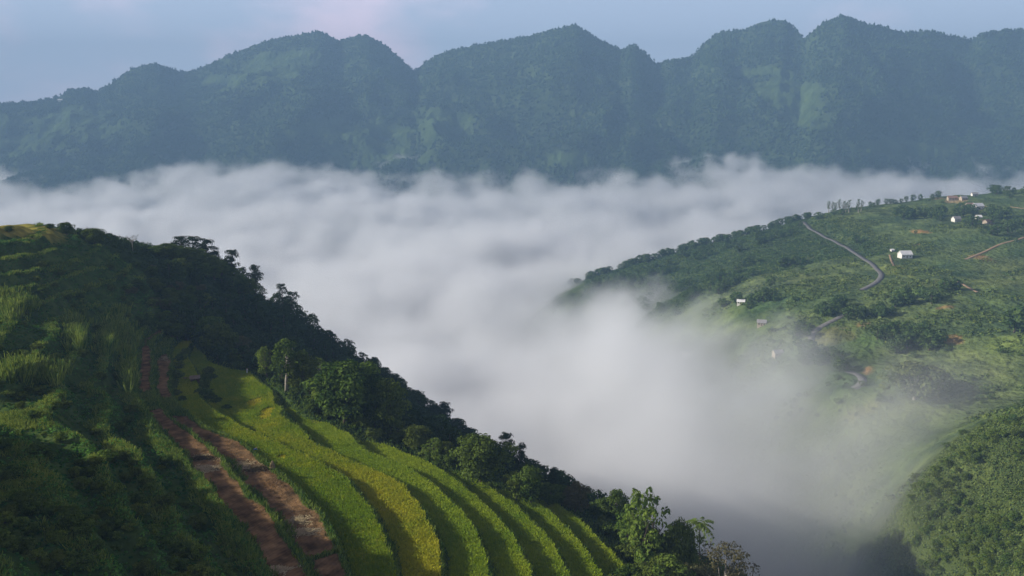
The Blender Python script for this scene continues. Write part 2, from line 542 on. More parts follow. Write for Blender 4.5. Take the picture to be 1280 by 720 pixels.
ROADS = [
    ('road', [(1003, 277), (1012, 286), (1025, 292), (1045, 302), (1065, 314), (1082, 325), (1095, 335), (1103, 343), (1099, 350), (1088, 357), (1076, 363)], 5.0, 'grey road climbing the open hillside'),
    ('road', [(1060, 391), (1040, 402), (1026, 406), (1016, 415), (1011, 424), (1016, 438)], 4.5, 'shaded road bend among the trees'),
    ('road', [(1056, 464), (1068, 466), (1078, 470), (1081, 477), (1075, 484), (1062, 488)], 5.5, 'pale hairpin bend at the fog edge'),
    ('path', [(1300, 291), (1270, 300), (1245, 307), (1222, 318), (1205, 325)], 3.0, 'dirt track along the upper spur'),
    ('path', [(1194, 349), (1205, 356), (1224, 366)], 2.5, 'short dirt track on the pasture'),
    ('path', [(1112, 318), (1115, 328), (1118, 334)], 2.0, 'dirt path below the white house'),
    ('path', [(1262, 258), (1280, 261), (1300, 262)], 3.0, 'dirt track behind the hamlet')]
LINES = []
for nm, pxs, wd, lab in ROADS:
    P = np.array([right_pt(a, b) for a, b in pxs])
    t = np.r_[0, np.cumsum(np.hypot(*np.diff(P[:, :2], axis=0).T))]
    tt = np.linspace(0, t[-1], max(14, int(t[-1] / 4)))
    sm_ = lambda v, n_: np.convolve(np.pad(v, n_ // 2, 'edge'), np.hanning(n_ + 2)[1:-1] / np.hanning(n_ + 2).sum(), 'valid')
    X, Y = sm_(np.interp(tt, t, P[:, 0]), 9), sm_(np.interp(tt, t, P[:, 1]), 9)
    LINES.append((X, Y, sm_(right_z(X, Y), 9)))
for (X, Y, Z), (nm, pxs, wd, lab) in zip(LINES, ROADS):
    # cut and fill: the ground meets the roadbed
    i0, i1 = np.searchsorted(rx, X.min() - 25), np.searchsorted(rx, X.max() + 25)
    j0, j1 = np.searchsorted(ry, Y.min() - 25), np.searchsorted(ry, Y.max() + 25)
    sx_, sy_ = RX[j0:j1, i0:i1], RY[j0:j1, i0:i1]
    d2 = (sx_[..., None] - X) ** 2 + (sy_[..., None] - Y) ** 2
    k_ = d2.argmin(-1)
    wgt = sstep(wd * 0.5 + 12, wd * 0.5 + 4.5, np.sqrt(d2.min(-1)))
    RZ[j0:j1, i0:i1] = RZ[j0:j1, i0:i1] * (1 - wgt) + (Z[k_] - 0.35) * wgt
n1 = fbm(RX / 60, RY / 60, 61, 5)[..., None]
n2 = fbm(RX / 14, RY / 18, 67, 4)[..., None]
rl = np.array((0.088, 0.122, 0.048)) + np.clip(n1, -1, 1) * np.array((0.05, 0.045, 0.014)) + n2 * np.array((0.035, 0.045, 0.01))
rl = np.clip(rl, 0.012, 1)
for px, py, w, h, c in [(1152, 290, 9, 2.5, (0.42, 0.22, 0.09)), (1142, 306, 7, 2, (0.36, 0.21, 0.10)), (990, 326, 16, 5, (0.27, 0.20, 0.10)),
                        (1228, 323, 9, 7, (0.24, 0.14, 0.08)), (1180, 384, 9, 3, (0.30, 0.16, 0.08)), (1080, 406, 10, 4, (0.28, 0.16, 0.08)),
                        (1190, 425, 12, 6, (0.24, 0.13, 0.06)), (1085, 463, 7, 5, (0.38, 0.2, 0.10)), (1195, 250, 14, 4, (0.42, 0.29, 0.18)),
                        (1218, 259, 9, 5, (0.42, 0.28, 0.18)), (1233, 277, 6, 4, (0.30, 0.2, 0.15)), (1124, 335, 7, 4, (0.32, 0.22, 0.08)),
                        (1125, 338, 22, 9, (0.16, 0.19, 0.05)), (1040, 420, 28, 14, (0.13, 0.12, 0.06)), (1130, 365, 20, 8, (0.10, 0.19, 0.05)),
                        (1100, 425, 22, 10, (0.11, 0.18, 0.05)), (1175, 248, 9, 1.5, (0.25, 0.17, 0.1)), (1260, 430, 30, 16, (0.14, 0.19, 0.05)),
                        (1075, 515, 28, 8, (0.22, 0.22, 0.07)), (1010, 325, 8, 3, (0.2, 0.16, 0.09)), (1220, 570, 8, 8, (0.12, 0.17, 0.05))]:
    p = right_pt(px, py)
    d = depth_of(p)
    q = right_pt(px, py + h)
    ry_ = max(abs(p[1] - q[1]), 4.0)
    rx_ = w / FPX * d
    e = np.hypot((RX - p[0]) / rx_, (RY - p[1]) / ry_) + fbm(RX / 7, RY / 7, 71, 3) * 0.5
    wgt = sstep(1.15, 0.75, e)[..., None] * 0.62
    rl = rl * (1 - wgt) + np.array(c) * (1 + 0.15 * n2) * wgt
wooded = (sstep(440, 380, RX + 40 * n1[..., 0]) * sstep(930, 1010, RY))[..., None]
rl = rl * (1 - wooded) + np.array((0.048, 0.072, 0.03)) * (1 + 0.6 * n2) * wooded
knoll = sstep(470, 430, RY)[..., None] * sstep(-260, -235, RZ)[..., None]
rl = rl * (1 - knoll) + np.array((0.06, 0.082, 0.024)) * (1 + 0.6 * n2) * knoll
me = mesh_from('hillside', np.stack([RX, RY, RZ], -1).reshape(-1, 3), grid_faces(len(rx), len(ry)), [M['far_hill']], vcol=np.clip(rl, 0.008, 1).reshape(-1, 3), smooth=True)
tag(link('hillside', me), 'green farmed hillside rising out of the fog', kind='structure')
print('right', round(time.time() - T0, 1))

# ------------------------------------------------------------------ valley floor
gv = np.array([(-4800, -150, -333), (4800, -150, -333), (4800, 5250, -333), (-4800, 5250, -333)], float)
tag(link('ground', mesh_from('ground', gv, np.array([(0, 1, 2, 3)]), [M['valley']])), 'dark valley floor under the fog', kind='structure')

# ------------------------------------------------------------------ mountains
SKY = np.array([(-250, 108), (-160, 118), (-60, 138), (0, 130), (40, 128), (75, 122), (85, 114), (105, 111), (120, 116), (135, 108), (165, 87), (195, 80), (225, 91), (245, 89), (290, 68),
                (330, 53), (375, 44), (400, 40), (425, 52), (445, 46), (460, 46), (485, 60), (505, 78), (518, 91), (530, 80), (550, 68), (575, 62), (600, 56),
                (640, 51), (680, 41), (720, 32), (740, 45), (765, 58), (775, 64), (790, 57), (805, 65), (820, 82), (830, 77), (865, 73), (880, 56), (900, 41), (925, 39),
                (955, 28), (980, 26), (995, 38), (1005, 50), (1030, 29), (1055, 20), (1085, 31), (1130, 42), (1160, 40), (1200, 48), (1215, 51), (1230, 42),
                (1260, 38), (1290, 38), (1360, 50), (1500, 32)], float)


def mountains(name, sky, crest_fn, foot, cols, rows, seed, label, amp, canopy=5.0):
    px = np.linspace(sky[0, 0], sky[-1, 0], cols)
    py = np.interp(px, sky[:, 0], sky[:, 1])
    k = np.hanning(9); k /= k.sum()
    py = np.convolve(np.pad(py, 4, 'edge'), k, 'valid')
    a, b = ray(px, py)
    Rc = crest_fn(px)
    crest = b * Rc + 4
    t = np.concatenate([np.linspace(0, 1, rows), 1 + np.linspace(0.05, 0.55, 12)])
    TT, AA = np.meshgrid(t, a, indexing='ij')
    Yf = foot + 0 * Rc
    YY = Yf[None] + (Rc - Yf)[None] * TT
    XX = AA * YY
    prof = np.where(TT <= 1, TT ** 0.92, 1 - (TT - 1) * 0.75)
    ZZ = -335 + (crest[None] + 335) * prof
    env = np.clip(TT * (1 - TT) * 4, 0, 1)
    rid = 1 - np.abs(fbm(XX / 560 + 0.15 * YY / 520, YY / 430, seed, 4))
    ZZ += env * (rid - 0.78) * amp * 1.6 + env * fbm(XX / 180, YY / 260, seed + 5, 4) * amp * 0.35
    ZZ += canopy * (fbm(XX / 16, YY / 16, seed + 9, 2)) * sstep(0.02, 0.1, TT)
    g = sstep(0.02, 0.28, fbm(XX / 330, YY / 420, seed + 13, 3) - 0.05)[..., None]
    ZZ_n = fbm(XX / 45, YY / 45, seed + 15, 3)[..., None]
    lcol = np.array((0.045, 0.07, 0.028)) + ZZ_n * 0.012
    return px, XX, YY, ZZ, TT, lcol, g


px_, MX, MY, MZ, MT, ml, mg = mountains('mountains', SKY, lambda p: 4150 + 350 * np.sin(p / 230.0) + np.interp(p, [840, 880, 990, 1020], [0, 160, 160, 0]), 2850.0, 2000, 150, 101, '', 115)
PXG = np.broadcast_to(px_[None], MX.shape)
PYG = CY - FPX * ((MZ * CP + MY * SP) / (MY * CP - MZ * SP))
meadow = np.zeros(MX.shape)
for cx, cy, w, h in [(335, 82, 62, 17), (285, 100, 40, 12), (70, 150, 70, 14), (95, 165, 30, 10), (480, 165, 55, 14), (395, 165, 30, 16), (235, 163, 22, 4), (995, 118, 24, 22), (1010, 148, 20, 14), (955, 88, 22, 6),
                     (985, 72, 14, 5), (470, 190, 60, 12), (40, 175, 60, 14), (545, 155, 40, 14), (700, 200, 40, 8), (1130, 185, 60, 10)]:
    # fields cut into the forest, kept as ground areas
    i, j = np.unravel_index(np.argmin(np.where(MT <= 1, (PXG - cx) ** 2 + (PYG - cy) ** 2, 1e9)), MX.shape)
    x0, y0 = MX[i, j], MY[i, j]
    w_m = w / FPX * y0
    zspan = h / FPX * y0
    e = np.hypot((MX - x0) / w_m, (MZ - MZ[i, j]) / zspan) + fbm(MX / 60, MZ / 60, 77, 5) * 1.3
    meadow = np.maximum(meadow, sstep(1.4, 0.4, e) * (MT <= 1))
mcol = ml * (1 - meadow[..., None]) + np.array((0.06, 0.096, 0.034)) * meadow[..., None]
nx_, ny_ = MX.shape[1], MX.shape[0]
me = mesh_from('mountains', np.stack([MX, MY, MZ], -1).reshape(-1, 3), grid_faces(nx_, ny_), [M['mountain']], vcol=np.clip(mcol, 0.01, 1).reshape(-1, 3), smooth=True)
tag(link('mountains', me), 'forested mountain range with rounded peaks beyond the fog', kind='structure')
# forest cover of the mountains: one mass nobody could count
cand = np.flatnonzero((MT <= 1.02) & (MZ > -260) & (meadow < 0.35) & (np.abs(PXG - 640) < 820))
pick = R.choice(cand, 64000, replace=True)
mi, mj = np.unravel_index(pick, MX.shape)
c0 = np.stack([MX[mi, mj], MY[mi, mj], MZ[mi, mj]], -1) + R.normal(0, 4, (len(pick), 3)) * np.array((1, 1, 0.2))
rad = R.uniform(3.2, 6.6, len(pick))
oct_v = np.array([(1, 0, 0), (0.31, 0.95, 0), (-0.81, 0.59, 0), (-0.81, -0.59, 0), (0.31, -0.95, 0), (0, 0, 1), (0, 0, -0.9)], float)
ang = R.uniform(0, 2 * PI, len(pick))
ca, sa = np.cos(ang)[:, None], np.sin(ang)[:, None]
ov = oct_v[None] * R.uniform(0.75, 1.25, (len(pick), 7, 1))
V = np.stack([ov[..., 0] * ca - ov[..., 1] * sa, ov[..., 0] * sa + ov[..., 1] * ca, ov[..., 2] * R.uniform(0.9, 1.6, (len(pick), 1))], -1) * rad[:, None, None] + c0[:, None, :] + np.array((0, 0, 1.6))
tf = []
for k in range(5):
    tf += [(k, (k + 1) % 5, 5), ((k + 1) % 5, k, 6)]
Fo = (np.array(tf)[None] + 7 * np.arange(len(pick))[:, None, None]).reshape(-1, 3)
tone = np.repeat(np.clip(R.normal(0.45, 0.2, len(pick)), 0, 1), 10)
me = mesh_from('mountain_forest', V.reshape(-1, 3), Fo, [M['mount_leaf']], attrs={'tone': ('FACE', tone)}, smooth=True)
tag(link('mountain_forest', me), 'dense forest covering the far mountains', kind='stuff')
print('mountains', round(time.time() - T0, 1))


# ------------------------------------------------------------------ tree kit
def leaf_quads(C, N, size, asp=0.6):
    """Quads with centre C, normal N, half length size."""
    n = len(C)
    t = np.cross(N, R.normal(size=(n, 3)))
    t /= np.linalg.norm(t, axis=1, keepdims=True) + 1e-9
    b = np.cross(N, t)
    s = (size * R.uniform(0.7, 1.3, n))[:, None]
    V = np.stack([C - t * s, C + b * s * asp, C + t * s, C - b * s * asp], 1)
    return V.reshape(-1, 3), np.arange(4 * n).reshape(-1, 4)


def clump_leaves(clumps, per, size, asp=0.6, up=0.25):
    Cs, Ns, To = [], [], []
    for (c, r, sq) in clumps:
        k = max(6, int(per * r * r))
        d = R.normal(size=(k, 3))
        d /= np.linalg.norm(d, axis=1, keepdims=True)
        d[:, 2] = np.where(d[:, 2] < -0.45, -d[:, 2] * 0.8, d[:, 2])
        rr = r * (0.62 + 0.45 * R.random(k) ** 0.7)
        p = np.asarray(c) + d * rr[:, None] * np.array((1, 1, sq))
        n = d + R.normal(0, 0.45, (k, 3)) + np.array((0, 0, up))
        n /= np.linalg.norm(n, axis=1, keepdims=True)
        Cs.append(p); Ns.append(n)
        To.append(np.clip(0.45 + 0.25 * R.normal() + R.normal(0, 0.22, k), 0, 1))
    C, N, T = np.concatenate(Cs), np.concatenate(Ns), np.concatenate(To)
    V, F = leaf_quads(C, N, size, asp)
    return V, F, T


def broad_tree(h, w, trunk_frac, leafmat, barkmat, n_clumps=46, per=34, leaf=0.34, seed=0, lean=0.0, open_=0.0):
    """Returns (trunk mesh, crown mesh) of an irregular broadleaf tree with limbs; base at the origin."""
    rr = np.random.default_rng(seed)
    tb = MB()
    base_r = 0.028 * h + 0.05
    lx, ly = rr.normal(0, 0.03 * h, 2)
    fork = np.array((lx, ly, h * trunk_frac))
    top = np.array((lx * 1.6 + lean * h, ly * 1.6, h * 0.86))
    tb.tube([(0, 0, -1.2), (lx * 0.3, ly * 0.3, h * trunk_frac * 0.5), fork, (fork + top) / 2, top], [base_r * 1.25, base_r, base_r * 0.85, base_r * 0.5, base_r * 0.15])
    clumps = []
    ch = h * (1 - trunk_frac * 0.75)
    cz = h - ch / 2
    for i in range(n_clumps):
        u = (i + 0.5) / n_clumps
        zf = 1 - 2 * u
        th = i * 2.39996 + rr.normal(0, 0.35)
        rad = math.sqrt(max(0, 1 - zf * zf)) * rr.uniform(0.45, 1.0)
        wob = 1 + 0.28 * math.sin(3 * th + seed) + rr.normal(0, 0.1)
        p = np.array((math.cos(th) * rad * w / 2 * wob + lx + lean * h * max(0, zf), math.sin(th) * rad * w / 2 * wob + ly, cz + zf * ch / 2 * rr.uniform(0.72, 1.0)))
        r = (0.15 * w + 0.25) * rr.uniform(0.7, 1.25)
        if open_ and rr.random() < open_:
            r *= 0.55
        p[2] = min(p[2], h - r * 0.6)
        clumps.append((p, r, 0.8))
    for i in rr.choice(n_clumps, min(9, n_clumps), replace=False):
        p = clumps[i][0]
        m = fork + (p - fork) * 0.5 + rr.normal(0, 0.03 * h, 3)
        tb.tube([fork + (top - fork) * rr.uniform(0, 0.5), m, p], [base_r * 0.42, base_r * 0.26, base_r * 0.1], 5)
    V, F, T = clump_leaves(clumps, per, leaf)
    crown = mesh_from('crown', V, F, [leafmat], attrs={'tone': ('FACE', T)})
    return tb.mesh('trunk', barkmat, True), crown


def pine_tree(h, w, bare, leafmat, barkmat, seed=0, per=40, leaf=0.3):
    """Open-crowned highland pine: a tall bare trunk with flat layered foliage pads."""
    rr = np.random.default_rng(seed)
    tb = MB()
    r0 = 0.018 * h + 0.05
    lx, ly = rr.normal(0, 0.05 * h, 2)
    P = lambda t: np.array((lx * t * t, ly * t * t, h * t))
    tb.tube([P(-0.1), P(0.25), P(0.5), P(0.75), P(0.97)], [r0 * 1.2, r0, r0 * 0.8, r0 * 0.5, r0 * 0.12])
    clumps = []
    n = int(9 + h)
    for i in range(n):
        t = bare + (1 - bare) * (i + rr.random()) / n
        th = i * 2.4 + rr.normal(0, 0.5)
        L = w / 2 * (1.05 - 0.65 * (t - bare) / (1 - bare)) * rr.uniform(0.5, 1.1)
        a = P(t)
        e = a + np.array((math.cos(th) * L, math.sin(th) * L, rr.uniform(0.0, 0.1) * h))
        tb.tube([a, (a + e) / 2 + (0, 0, -0.1), e], [r0 * 0.3, r0 * 0.2, r0 * 0.07], 4)
        clumps.append((e, rr.uniform(0.10, 0.17) * w + 0.2, 0.7))
        if rr.random() < 0.5:
            clumps.append(((a + e) / 2 + (0, 0, 0.2), 0.11 * w + 0.15, 0.45))
    clumps.append((P(0.98), 0.14 * w + 0.2, 0.8))
    V, F, T = clump_leaves(clumps, per, leaf, 0.45)
    return tb.mesh('trunk', barkmat, True), mesh_from('crown', V, F, [leafmat], attrs={'tone': ('FACE', T)})


def palm_tree(h, w, seed=0):
    rr = np.random.default_rng(seed)
    tb = MB()
    tb.tube([(0, 0, -1), (0.05, 0, h * 0.4), (0.18, 0, h * 0.75), (0.2, 0, h * 0.9)], [0.2, 0.15, 0.13, 0.1])
    V, F, T = [], [], []
    n = 0
    for i in range(26):
        th = i * 2.4 + rr.normal(0, 0.2)
        el = rr.uniform(-0.25, 1.0)
        L = w / 2 * rr.uniform(0.8, 1.1)
        d = np.array((math.cos(th), math.sin(th), 0))
        s = np.array((-d[1], d[0], 0))
        o = np.array((0.2, 0, h * 0.9))
        for k in range(6):
            t = (k + 1) / 6
            c = o + d * L * t * math.cos(el * (1 - t * 0.4)) + np.array((0, 0, L * (math.sin(el) * t - 0.55 * t * t)))
            for sg in (-1, 1):
                tip = c + s * sg * 0.65 * (1.1 - 0.5 * t) + d * 0.3 + np.array((0, 0, -0.22))
                V += [c - d * 0.22, c + d * 0.22, tip + d * 0.12, tip - d * 0.12]
                F.append((n, n + 1, n + 2, n + 3)); n += 4
                T.append(np.clip(rr.normal(0.45, 0.25), 0, 1))
    return tb.mesh('trunk', M['bark'], True), mesh_from('crown', np.array(V), np.array(F), [M['leaf_light']], attrs={'tone': ('FACE', T)})


def bare_tree(h, w, seed=0):
    rr = np.random.default_rng(seed)
    tb = MB()
    tb.tube([(0, 0, -1), (0.1, 0, h * 0.5), (0.0, 0.1, h * 0.7)], [0.16, 0.12, 0.08])
    cl = []
    for i in range(14):
        th = i * 2.4
        e = np.array((math.cos(th) * w / 2 * rr.uniform(0.4, 1), math.sin(th) * w / 2 * rr.uniform(0.4, 1), h * rr.uniform(0.72, 1.0)))
        a = np.array((0.05, 0, h * rr.uniform(0.4, 0.7)))
        tb.tube([a, (a + e) / 2 + (0, 0, 0.2), e], [0.08, 0.05, 0.02], 4)
        cl.append((e, 0.07 * w + 0.1, 0.6))
    V, F, T = clump_leaves(cl, 22, 0.22)
    return tb.mesh('trunk', M['pale_bark'], True), mesh_from('crown', V, F, [M['leaf_olive']], attrs={'tone': ('FACE', T)})


def join_tree(name, trunk, crown):
    """One mesh (trunk and crown) for trees too small to show their parts."""
    nv = len(trunk.vertices)
    def co(m):
        a = np.empty(len(m.vertices) * 3, np.float32); m.vertices.foreach_get('co', a); return a.reshape(-1, 3)
    polys = [list(p.vertices) for p in trunk.polygons] + [[i + nv for i in p.vertices] for p in crown.polygons]
    me = bpy.data.meshes.new(name)
    me.from_pydata(np.concatenate([co(trunk), co(crown)]).tolist(), [], polys)
    me.materials.append(trunk.materials[0]); me.materials.append(crown.materials[0])
    nt_ = len(trunk.polygons)
    me.polygons.foreach_set('material_index', np.r_[np.zeros(nt_), np.ones(len(crown.polygons))].astype(np.int32))
    t = np.empty(len(crown.polygons), np.float32); crown.attributes['tone'].data.foreach_get('value', t)
    a = me.attributes.new('tone', 'FLOAT', 'FACE'); a.data.foreach_set('value', np.r_[np.full(nt_, 0.5), t].astype(np.float32))
    me.update()
    return me


# prototypes: (height, width, trunk mesh, crown mesh)
PROTO = {}
for i in range(4):
    PROTO['round', i] = (12, 11) + broad_tree(12, 11, 0.22, M['leaf'], M['bark'], 60, 30, 0.34, 11 + i)
for i in range(4):
    PROTO['oval', i] = (12, 8) + broad_tree(12, 8, 0.2, M['leaf'], M['bark'], 52, 36, 0.32, 31 + i)
for i in range(3):
    PROTO['light', i] = (12, 8) + broad_tree(12, 8, 0.25, M['leaf_light'], M['bark'], 40, 34, 0.32, 51 + i, open_=0.3)
PROTO['slender', 0] = (14, 6) + broad_tree(14, 6, 0.5, M['leaf_light'], M['pale_bark'], 26, 34, 0.3, 61, open_=0.2)
PROTO['slender', 1] = (14, 7.5) + broad_tree(14, 7.5, 0.45, M['leaf'], M['pale_bark'], 36, 34, 0.32, 62)
PROTO['olive', 0] = (12, 12) + broad_tree(12, 12, 0.2, M['leaf_olive'], M['pale_bark'], 44, 17, 0.28, 71, open_=0.5)
PROTO['olive', 1] = (12, 10) + broad_tree(12, 10, 0.15, M['leaf_olive'], M['bark'], 50, 30, 0.32, 72, open_=0.2)
for i in range(4):
    PROTO['pine', i] = (12, 8) + pine_tree(12, 8, 0.45, M['needle'], M['bark'], 81 + i)
PROTO['palm', 0] = (9, 6) + palm_tree(9, 6, 3)
PROTO['bare', 0] = (7, 6) + bare_tree(7, 6, 4)
for i in range(3):
    PROTO['shrub', i] = (4, 4.6) + broad_tree(4, 4.6, 0.08, M['leaf'], M['bark'], 26, 70, 0.24, 91 + i)
for i in range(2):
    PROTO['paleshrub', i] = (4, 4.2) + broad_tree(4, 4.2, 0.08, M['leaf_light'], M['bark'], 24, 70, 0.24, 96 + i)
print('protos', round(time.time() - T0, 1))


def plant(name, key, p, h, w, label, cat='tree', group=None, rz=None):
    H, W, tm, cm = PROTO[key]
    e = empty(name, p, R.uniform(0, 2 * PI) if rz is None else rz)
    e.scale = (w / W, w / W, h / H)
    tag(e, label, cat, group)
    link('trunk', tm, e)
    link('crown', cm, e)
    return e


def px_tree(name, key, bx, by, top, wpx, label, cat='tree', group=None, pt=hill_pt, sink=0.3):
    p = pt(bx, by)
    d = depth_of(p)
    h = (by - top) / FPX * d * 1.03
    w = wpx / FPX * d
    return plant(name, key, p - np.array((0, 0, sink)), h, w, label, cat, group)


LINE = 'trees along the lower edge of the rice terraces'
for name, key, bx, by, top, wpx, label in [
    ('broadleaf_tree', ('round', 0), 276, 446, 404, 44, 'dark bushy tree beside the upper tip of the highest rice field'),
    ('broadleaf_tree', ('oval', 1), 262, 436, 395, 34, 'shaded tree at the head of the grassy strip above the brown field'),
    ('broadleaf_tree', ('olive', 1), 300, 450, 420, 26, 'olive tree just above the person in white'),
    ('conical_tree', ('light', 0), 291, 452, 434, 15, 'small pointed light green tree beside the person in white'),
    ('broadleaf_tree', ('light', 1), 334, 474, 432, 26, 'light green tree growing left of the tall pale trunk'),
    ('broadleaf_tree', ('slender', 1), 358, 490, 425, 36, 'tall tree with a bare pale trunk standing above the dark terrace gully'),
    ('broadleaf_tree', ('oval', 2), 378, 494, 440, 32, 'dense tree between the pale trunk and the slender light tree'),
    ('slender_tree', ('slender', 0), 398, 494, 446, 20, 'slender light green tree with a thin stem left of the great round tree'),
    ('broadleaf_tree', ('light', 2), 404, 517, 474, 32, 'bright low tree at the left foot of the great round tree'),
    ('broadleaf_tree', ('round', 1), 431, 530, 454, 74, 'great round tree with the widest crown on the terrace edge'),
    ('broadleaf_tree', ('oval', 3), 468, 534, 470, 34, 'shadowed tree squeezed between the great round tree and the tall oval tree'),
    ('broadleaf_tree', ('oval', 0), 488, 546, 474, 40, 'tall oval tree standing right of the great round tree'),
    ('broadleaf_tree', ('light', 0), 497, 551, 524, 20, 'small bright tree below the tall oval tree'),
    ('broadleaf_tree', ('round', 2), 520, 563, 530, 32, 'dark low tree downhill of the tall oval tree'),
    ('broadleaf_tree', ('light', 1), 541, 577, 546, 26, 'yellow green small tree in the gap before the broad dome tree'),
    ('broadleaf_tree', ('oval', 2), 558, 579, 550, 20, 'thin dark tree touching the left side of the broad dome tree'),
    ('broadleaf_tree', ('round', 3), 602, 605, 544, 62, 'broad dome tree halfway down the terrace edge'),
    ('broadleaf_tree', ('light', 2), 645, 627, 588, 26, 'pale leafy tree just downhill of the broad dome tree'),
    ('broadleaf_tree', ('oval', 1), 664, 631, 582, 36, 'dark pointed tree beside the lowest flat rice field'),
    ('pine_tree', ('pine', 0), 692, 628, 586, 24, 'single small pine rising above the lowest flat rice field'),
    ('broadleaf_tree', ('round', 0), 690, 631, 604, 30, 'squat dark tree under the single small pine'),
    ('broadleaf_tree', ('olive', 1), 719, 640, 602, 32, 'brownish round tree at the corner of the lowest rice field'),
    ('broadleaf_tree', ('oval', 3), 768, 668, 611, 34, 'dark green tree right of the brownish round tree'),
    ('broadleaf_tree', ('round', 1), 752, 656, 622, 30, 'low spreading tree against the corner of the lowest rice field'),
    ('broadleaf_tree', ('light', 0), 786, 690, 640, 36, 'mid green tree beside the edge of the lowest rice field'),
    ('broadleaf_tree', ('light', 1), 808, 722, 606, 56, 'tallest tree by the fog with a ragged yellow green crown'),
    ('broadleaf_tree', ('oval', 0), 806, 714, 650, 40, 'leafy tree at the foot of the tallest ragged tree'),
    ('broadleaf_tree', ('round', 2), 852, 735, 652, 44, 'dark glossy tree between the tallest ragged tree and the palm'),
    ('palm_tree', ('palm', 0), 873, 722, 644, 34, 'single palm with a thin stem silhouetted on the fog'),
    ('broadleaf_tree', ('light', 2), 832, 752, 692, 46, 'bright green tree in front of the dark glossy tree'),
    ('sparse_tree', ('olive', 0), 905, 748, 678, 66, 'sparse grey brown tree with thin foliage below the palm'),
    ('broadleaf_tree', ('round', 3), 826, 748, 694, 46, 'bushy tree below the leafy tree at the bottom of the slope'),
    ('broadleaf_tree', ('olive', 1), 868, 760, 706, 50, 'olive tree under the palm at the bottom of the slope'),
]:
    px_tree(name, key, bx, by, top, wpx, label, group=LINE)

for name, key, bx, by, top, wpx, label in [
    ('round_tree', ('round', 1), 119, 306, 286, 26, 'lone round tree on the bare crest of the hill'),
    ('crest_tree', ('round', 2), 84, 294, 278, 18, 'dark pointed tree on the crest beside the ochre field'),
    ('crest_tree', ('round', 3), 62, 286, 279, 9, 'tiny dark bush tree on the crest above the ochre field'),
    ('crest_tree', ('round', 0), 12, 290, 282, 10, 'small round bush tree standing in the ochre hilltop field'),
    ('bare_tree', ('bare', 0), 166, 314, 294, 18, 'nearly leafless little tree on the skyline'),
    ('pine_tree', ('pine', 1), 228, 326, 297, 26, 'flat topped pine at the upper end of the skyline row'),
    ('pine_tree', ('pine', 2), 244, 330, 297, 30, 'tallest pine of the dense skyline group'),
    ('pine_tree', ('pine', 3), 258, 338, 302, 30, 'bushy pine at the right end of the dense skyline group'),
    ('pine_tree', ('pine', 0), 270, 344, 316, 22, 'short pine under the dense skyline group'),
    ('pine_tree', ('pine', 1), 290, 354, 315, 22, 'tall bare stemmed pine standing out on the skyline'),
    ('pine_tree', ('pine', 2), 280, 350, 326, 20, 'shorter pine beside the tall bare stemmed pine'),
    ('pine_tree', ('pine', 3), 305, 360, 336, 18, 'spindly pine first of the skyline pair'),
    ('pine_tree', ('pine', 0), 320, 370, 334, 22, 'forked pine second of the skyline pair'),
    ('pine_tree', ('pine', 2), 354, 390, 357, 16, 'isolated thin pine lower on the skyline'),
    ('pine_tree', ('pine', 1), 365, 396, 366, 20, 'leafier pine touching the isolated thin pine'),
    ('pine_tree', ('pine', 3), 493, 500, 472, 12, 'lone pine tuft on the skyline behind the tall oval tree'),
    ('pine_tree', ('pine', 0), 556, 538, 504, 24, 'dark pine on the lower skyline of the spur'),
    ('pine_tree', ('pine', 1), 632, 588, 543, 26, 'wispy pine leaning over the fog behind the broad dome tree'),
    ('pine_tree', ('pine', 2), 648, 596, 556, 24, 'second wispy pine lower beside the leaning one'),
]:
    px_tree(name, key, bx, by, top, wpx, label, group='trees on the skyline of the hill')
for bx, by, top, wpx in [(196, 318, 307, 22), (207, 322, 304, 22), (216, 326, 306, 24), (226, 330, 308, 26), (236, 334, 310, 26), (248, 340, 312, 28), (258, 346, 318, 26), (268, 350, 322, 24), (278, 354, 326, 24), (290, 362, 334, 22), (246, 350, 326, 26), (224, 340, 322, 24), (300, 366, 342, 22), (312, 372, 348, 20)]:
    px_tree('broadleaf_tree', (('oval', 'round')[bx % 2], bx % 4), bx, by, top, wpx, 'dark rounded tree packed under the tall pines of the skyline', group='rounded trees under the skyline pines')
print('line trees', round(time.time() - T0, 1))

# trees of the shaded spur: look-alikes, one mesh each
FOR = []
for i in range(5):
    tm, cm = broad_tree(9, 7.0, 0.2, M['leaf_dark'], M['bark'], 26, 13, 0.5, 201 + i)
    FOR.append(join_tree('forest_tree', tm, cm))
sp = []
cnt = 0
# spur area: beyond the tree line, up to just over the skyline
tries = 0
while cnt < 470 and tries < 6000:
    tries += 1
    x, y = R.uniform(-190, 60), R.uniform(225, 540)
    z = float(hill_z(np.array([x]), np.array([y]))[0])
    if z < -235 or in_poly(np.array([x]), np.array([y]), ZONE)[0]:
        continue
    d = y * CP - z * SP
    px, py = CX + FPX * x / d, CY - FPX * (z * CP + y * SP) / d
    if not (120 < px < 790 and 260 < py < 730):
        continue
    if px > 640 and y < 300 and R.random() < 0.3:
        continue
    sky_py = np.interp(px, [0, 50, 100, 150, 225, 260, 290, 330, 375, 420, 470, 530, 590, 640, 690, 735], [281, 282, 301, 310, 322, 334, 350, 376, 406, 440, 482, 522, 560, 590, 618, 660])
    if y > np.interp(px, [0, 225, 330, 470, 735], [310, 372, 424, 474, 515]) + 8 or any((x - a) ** 2 + (y - b) ** 2 < 3.4 ** 2 for a, b in sp):
        continue
    if px < 205:
        continue
    sp.append((x, y))
    cnt += 1
sp.sort(key=lambda q: q[1])
SPG = 'forest trees on the shaded spur behind the terraces'
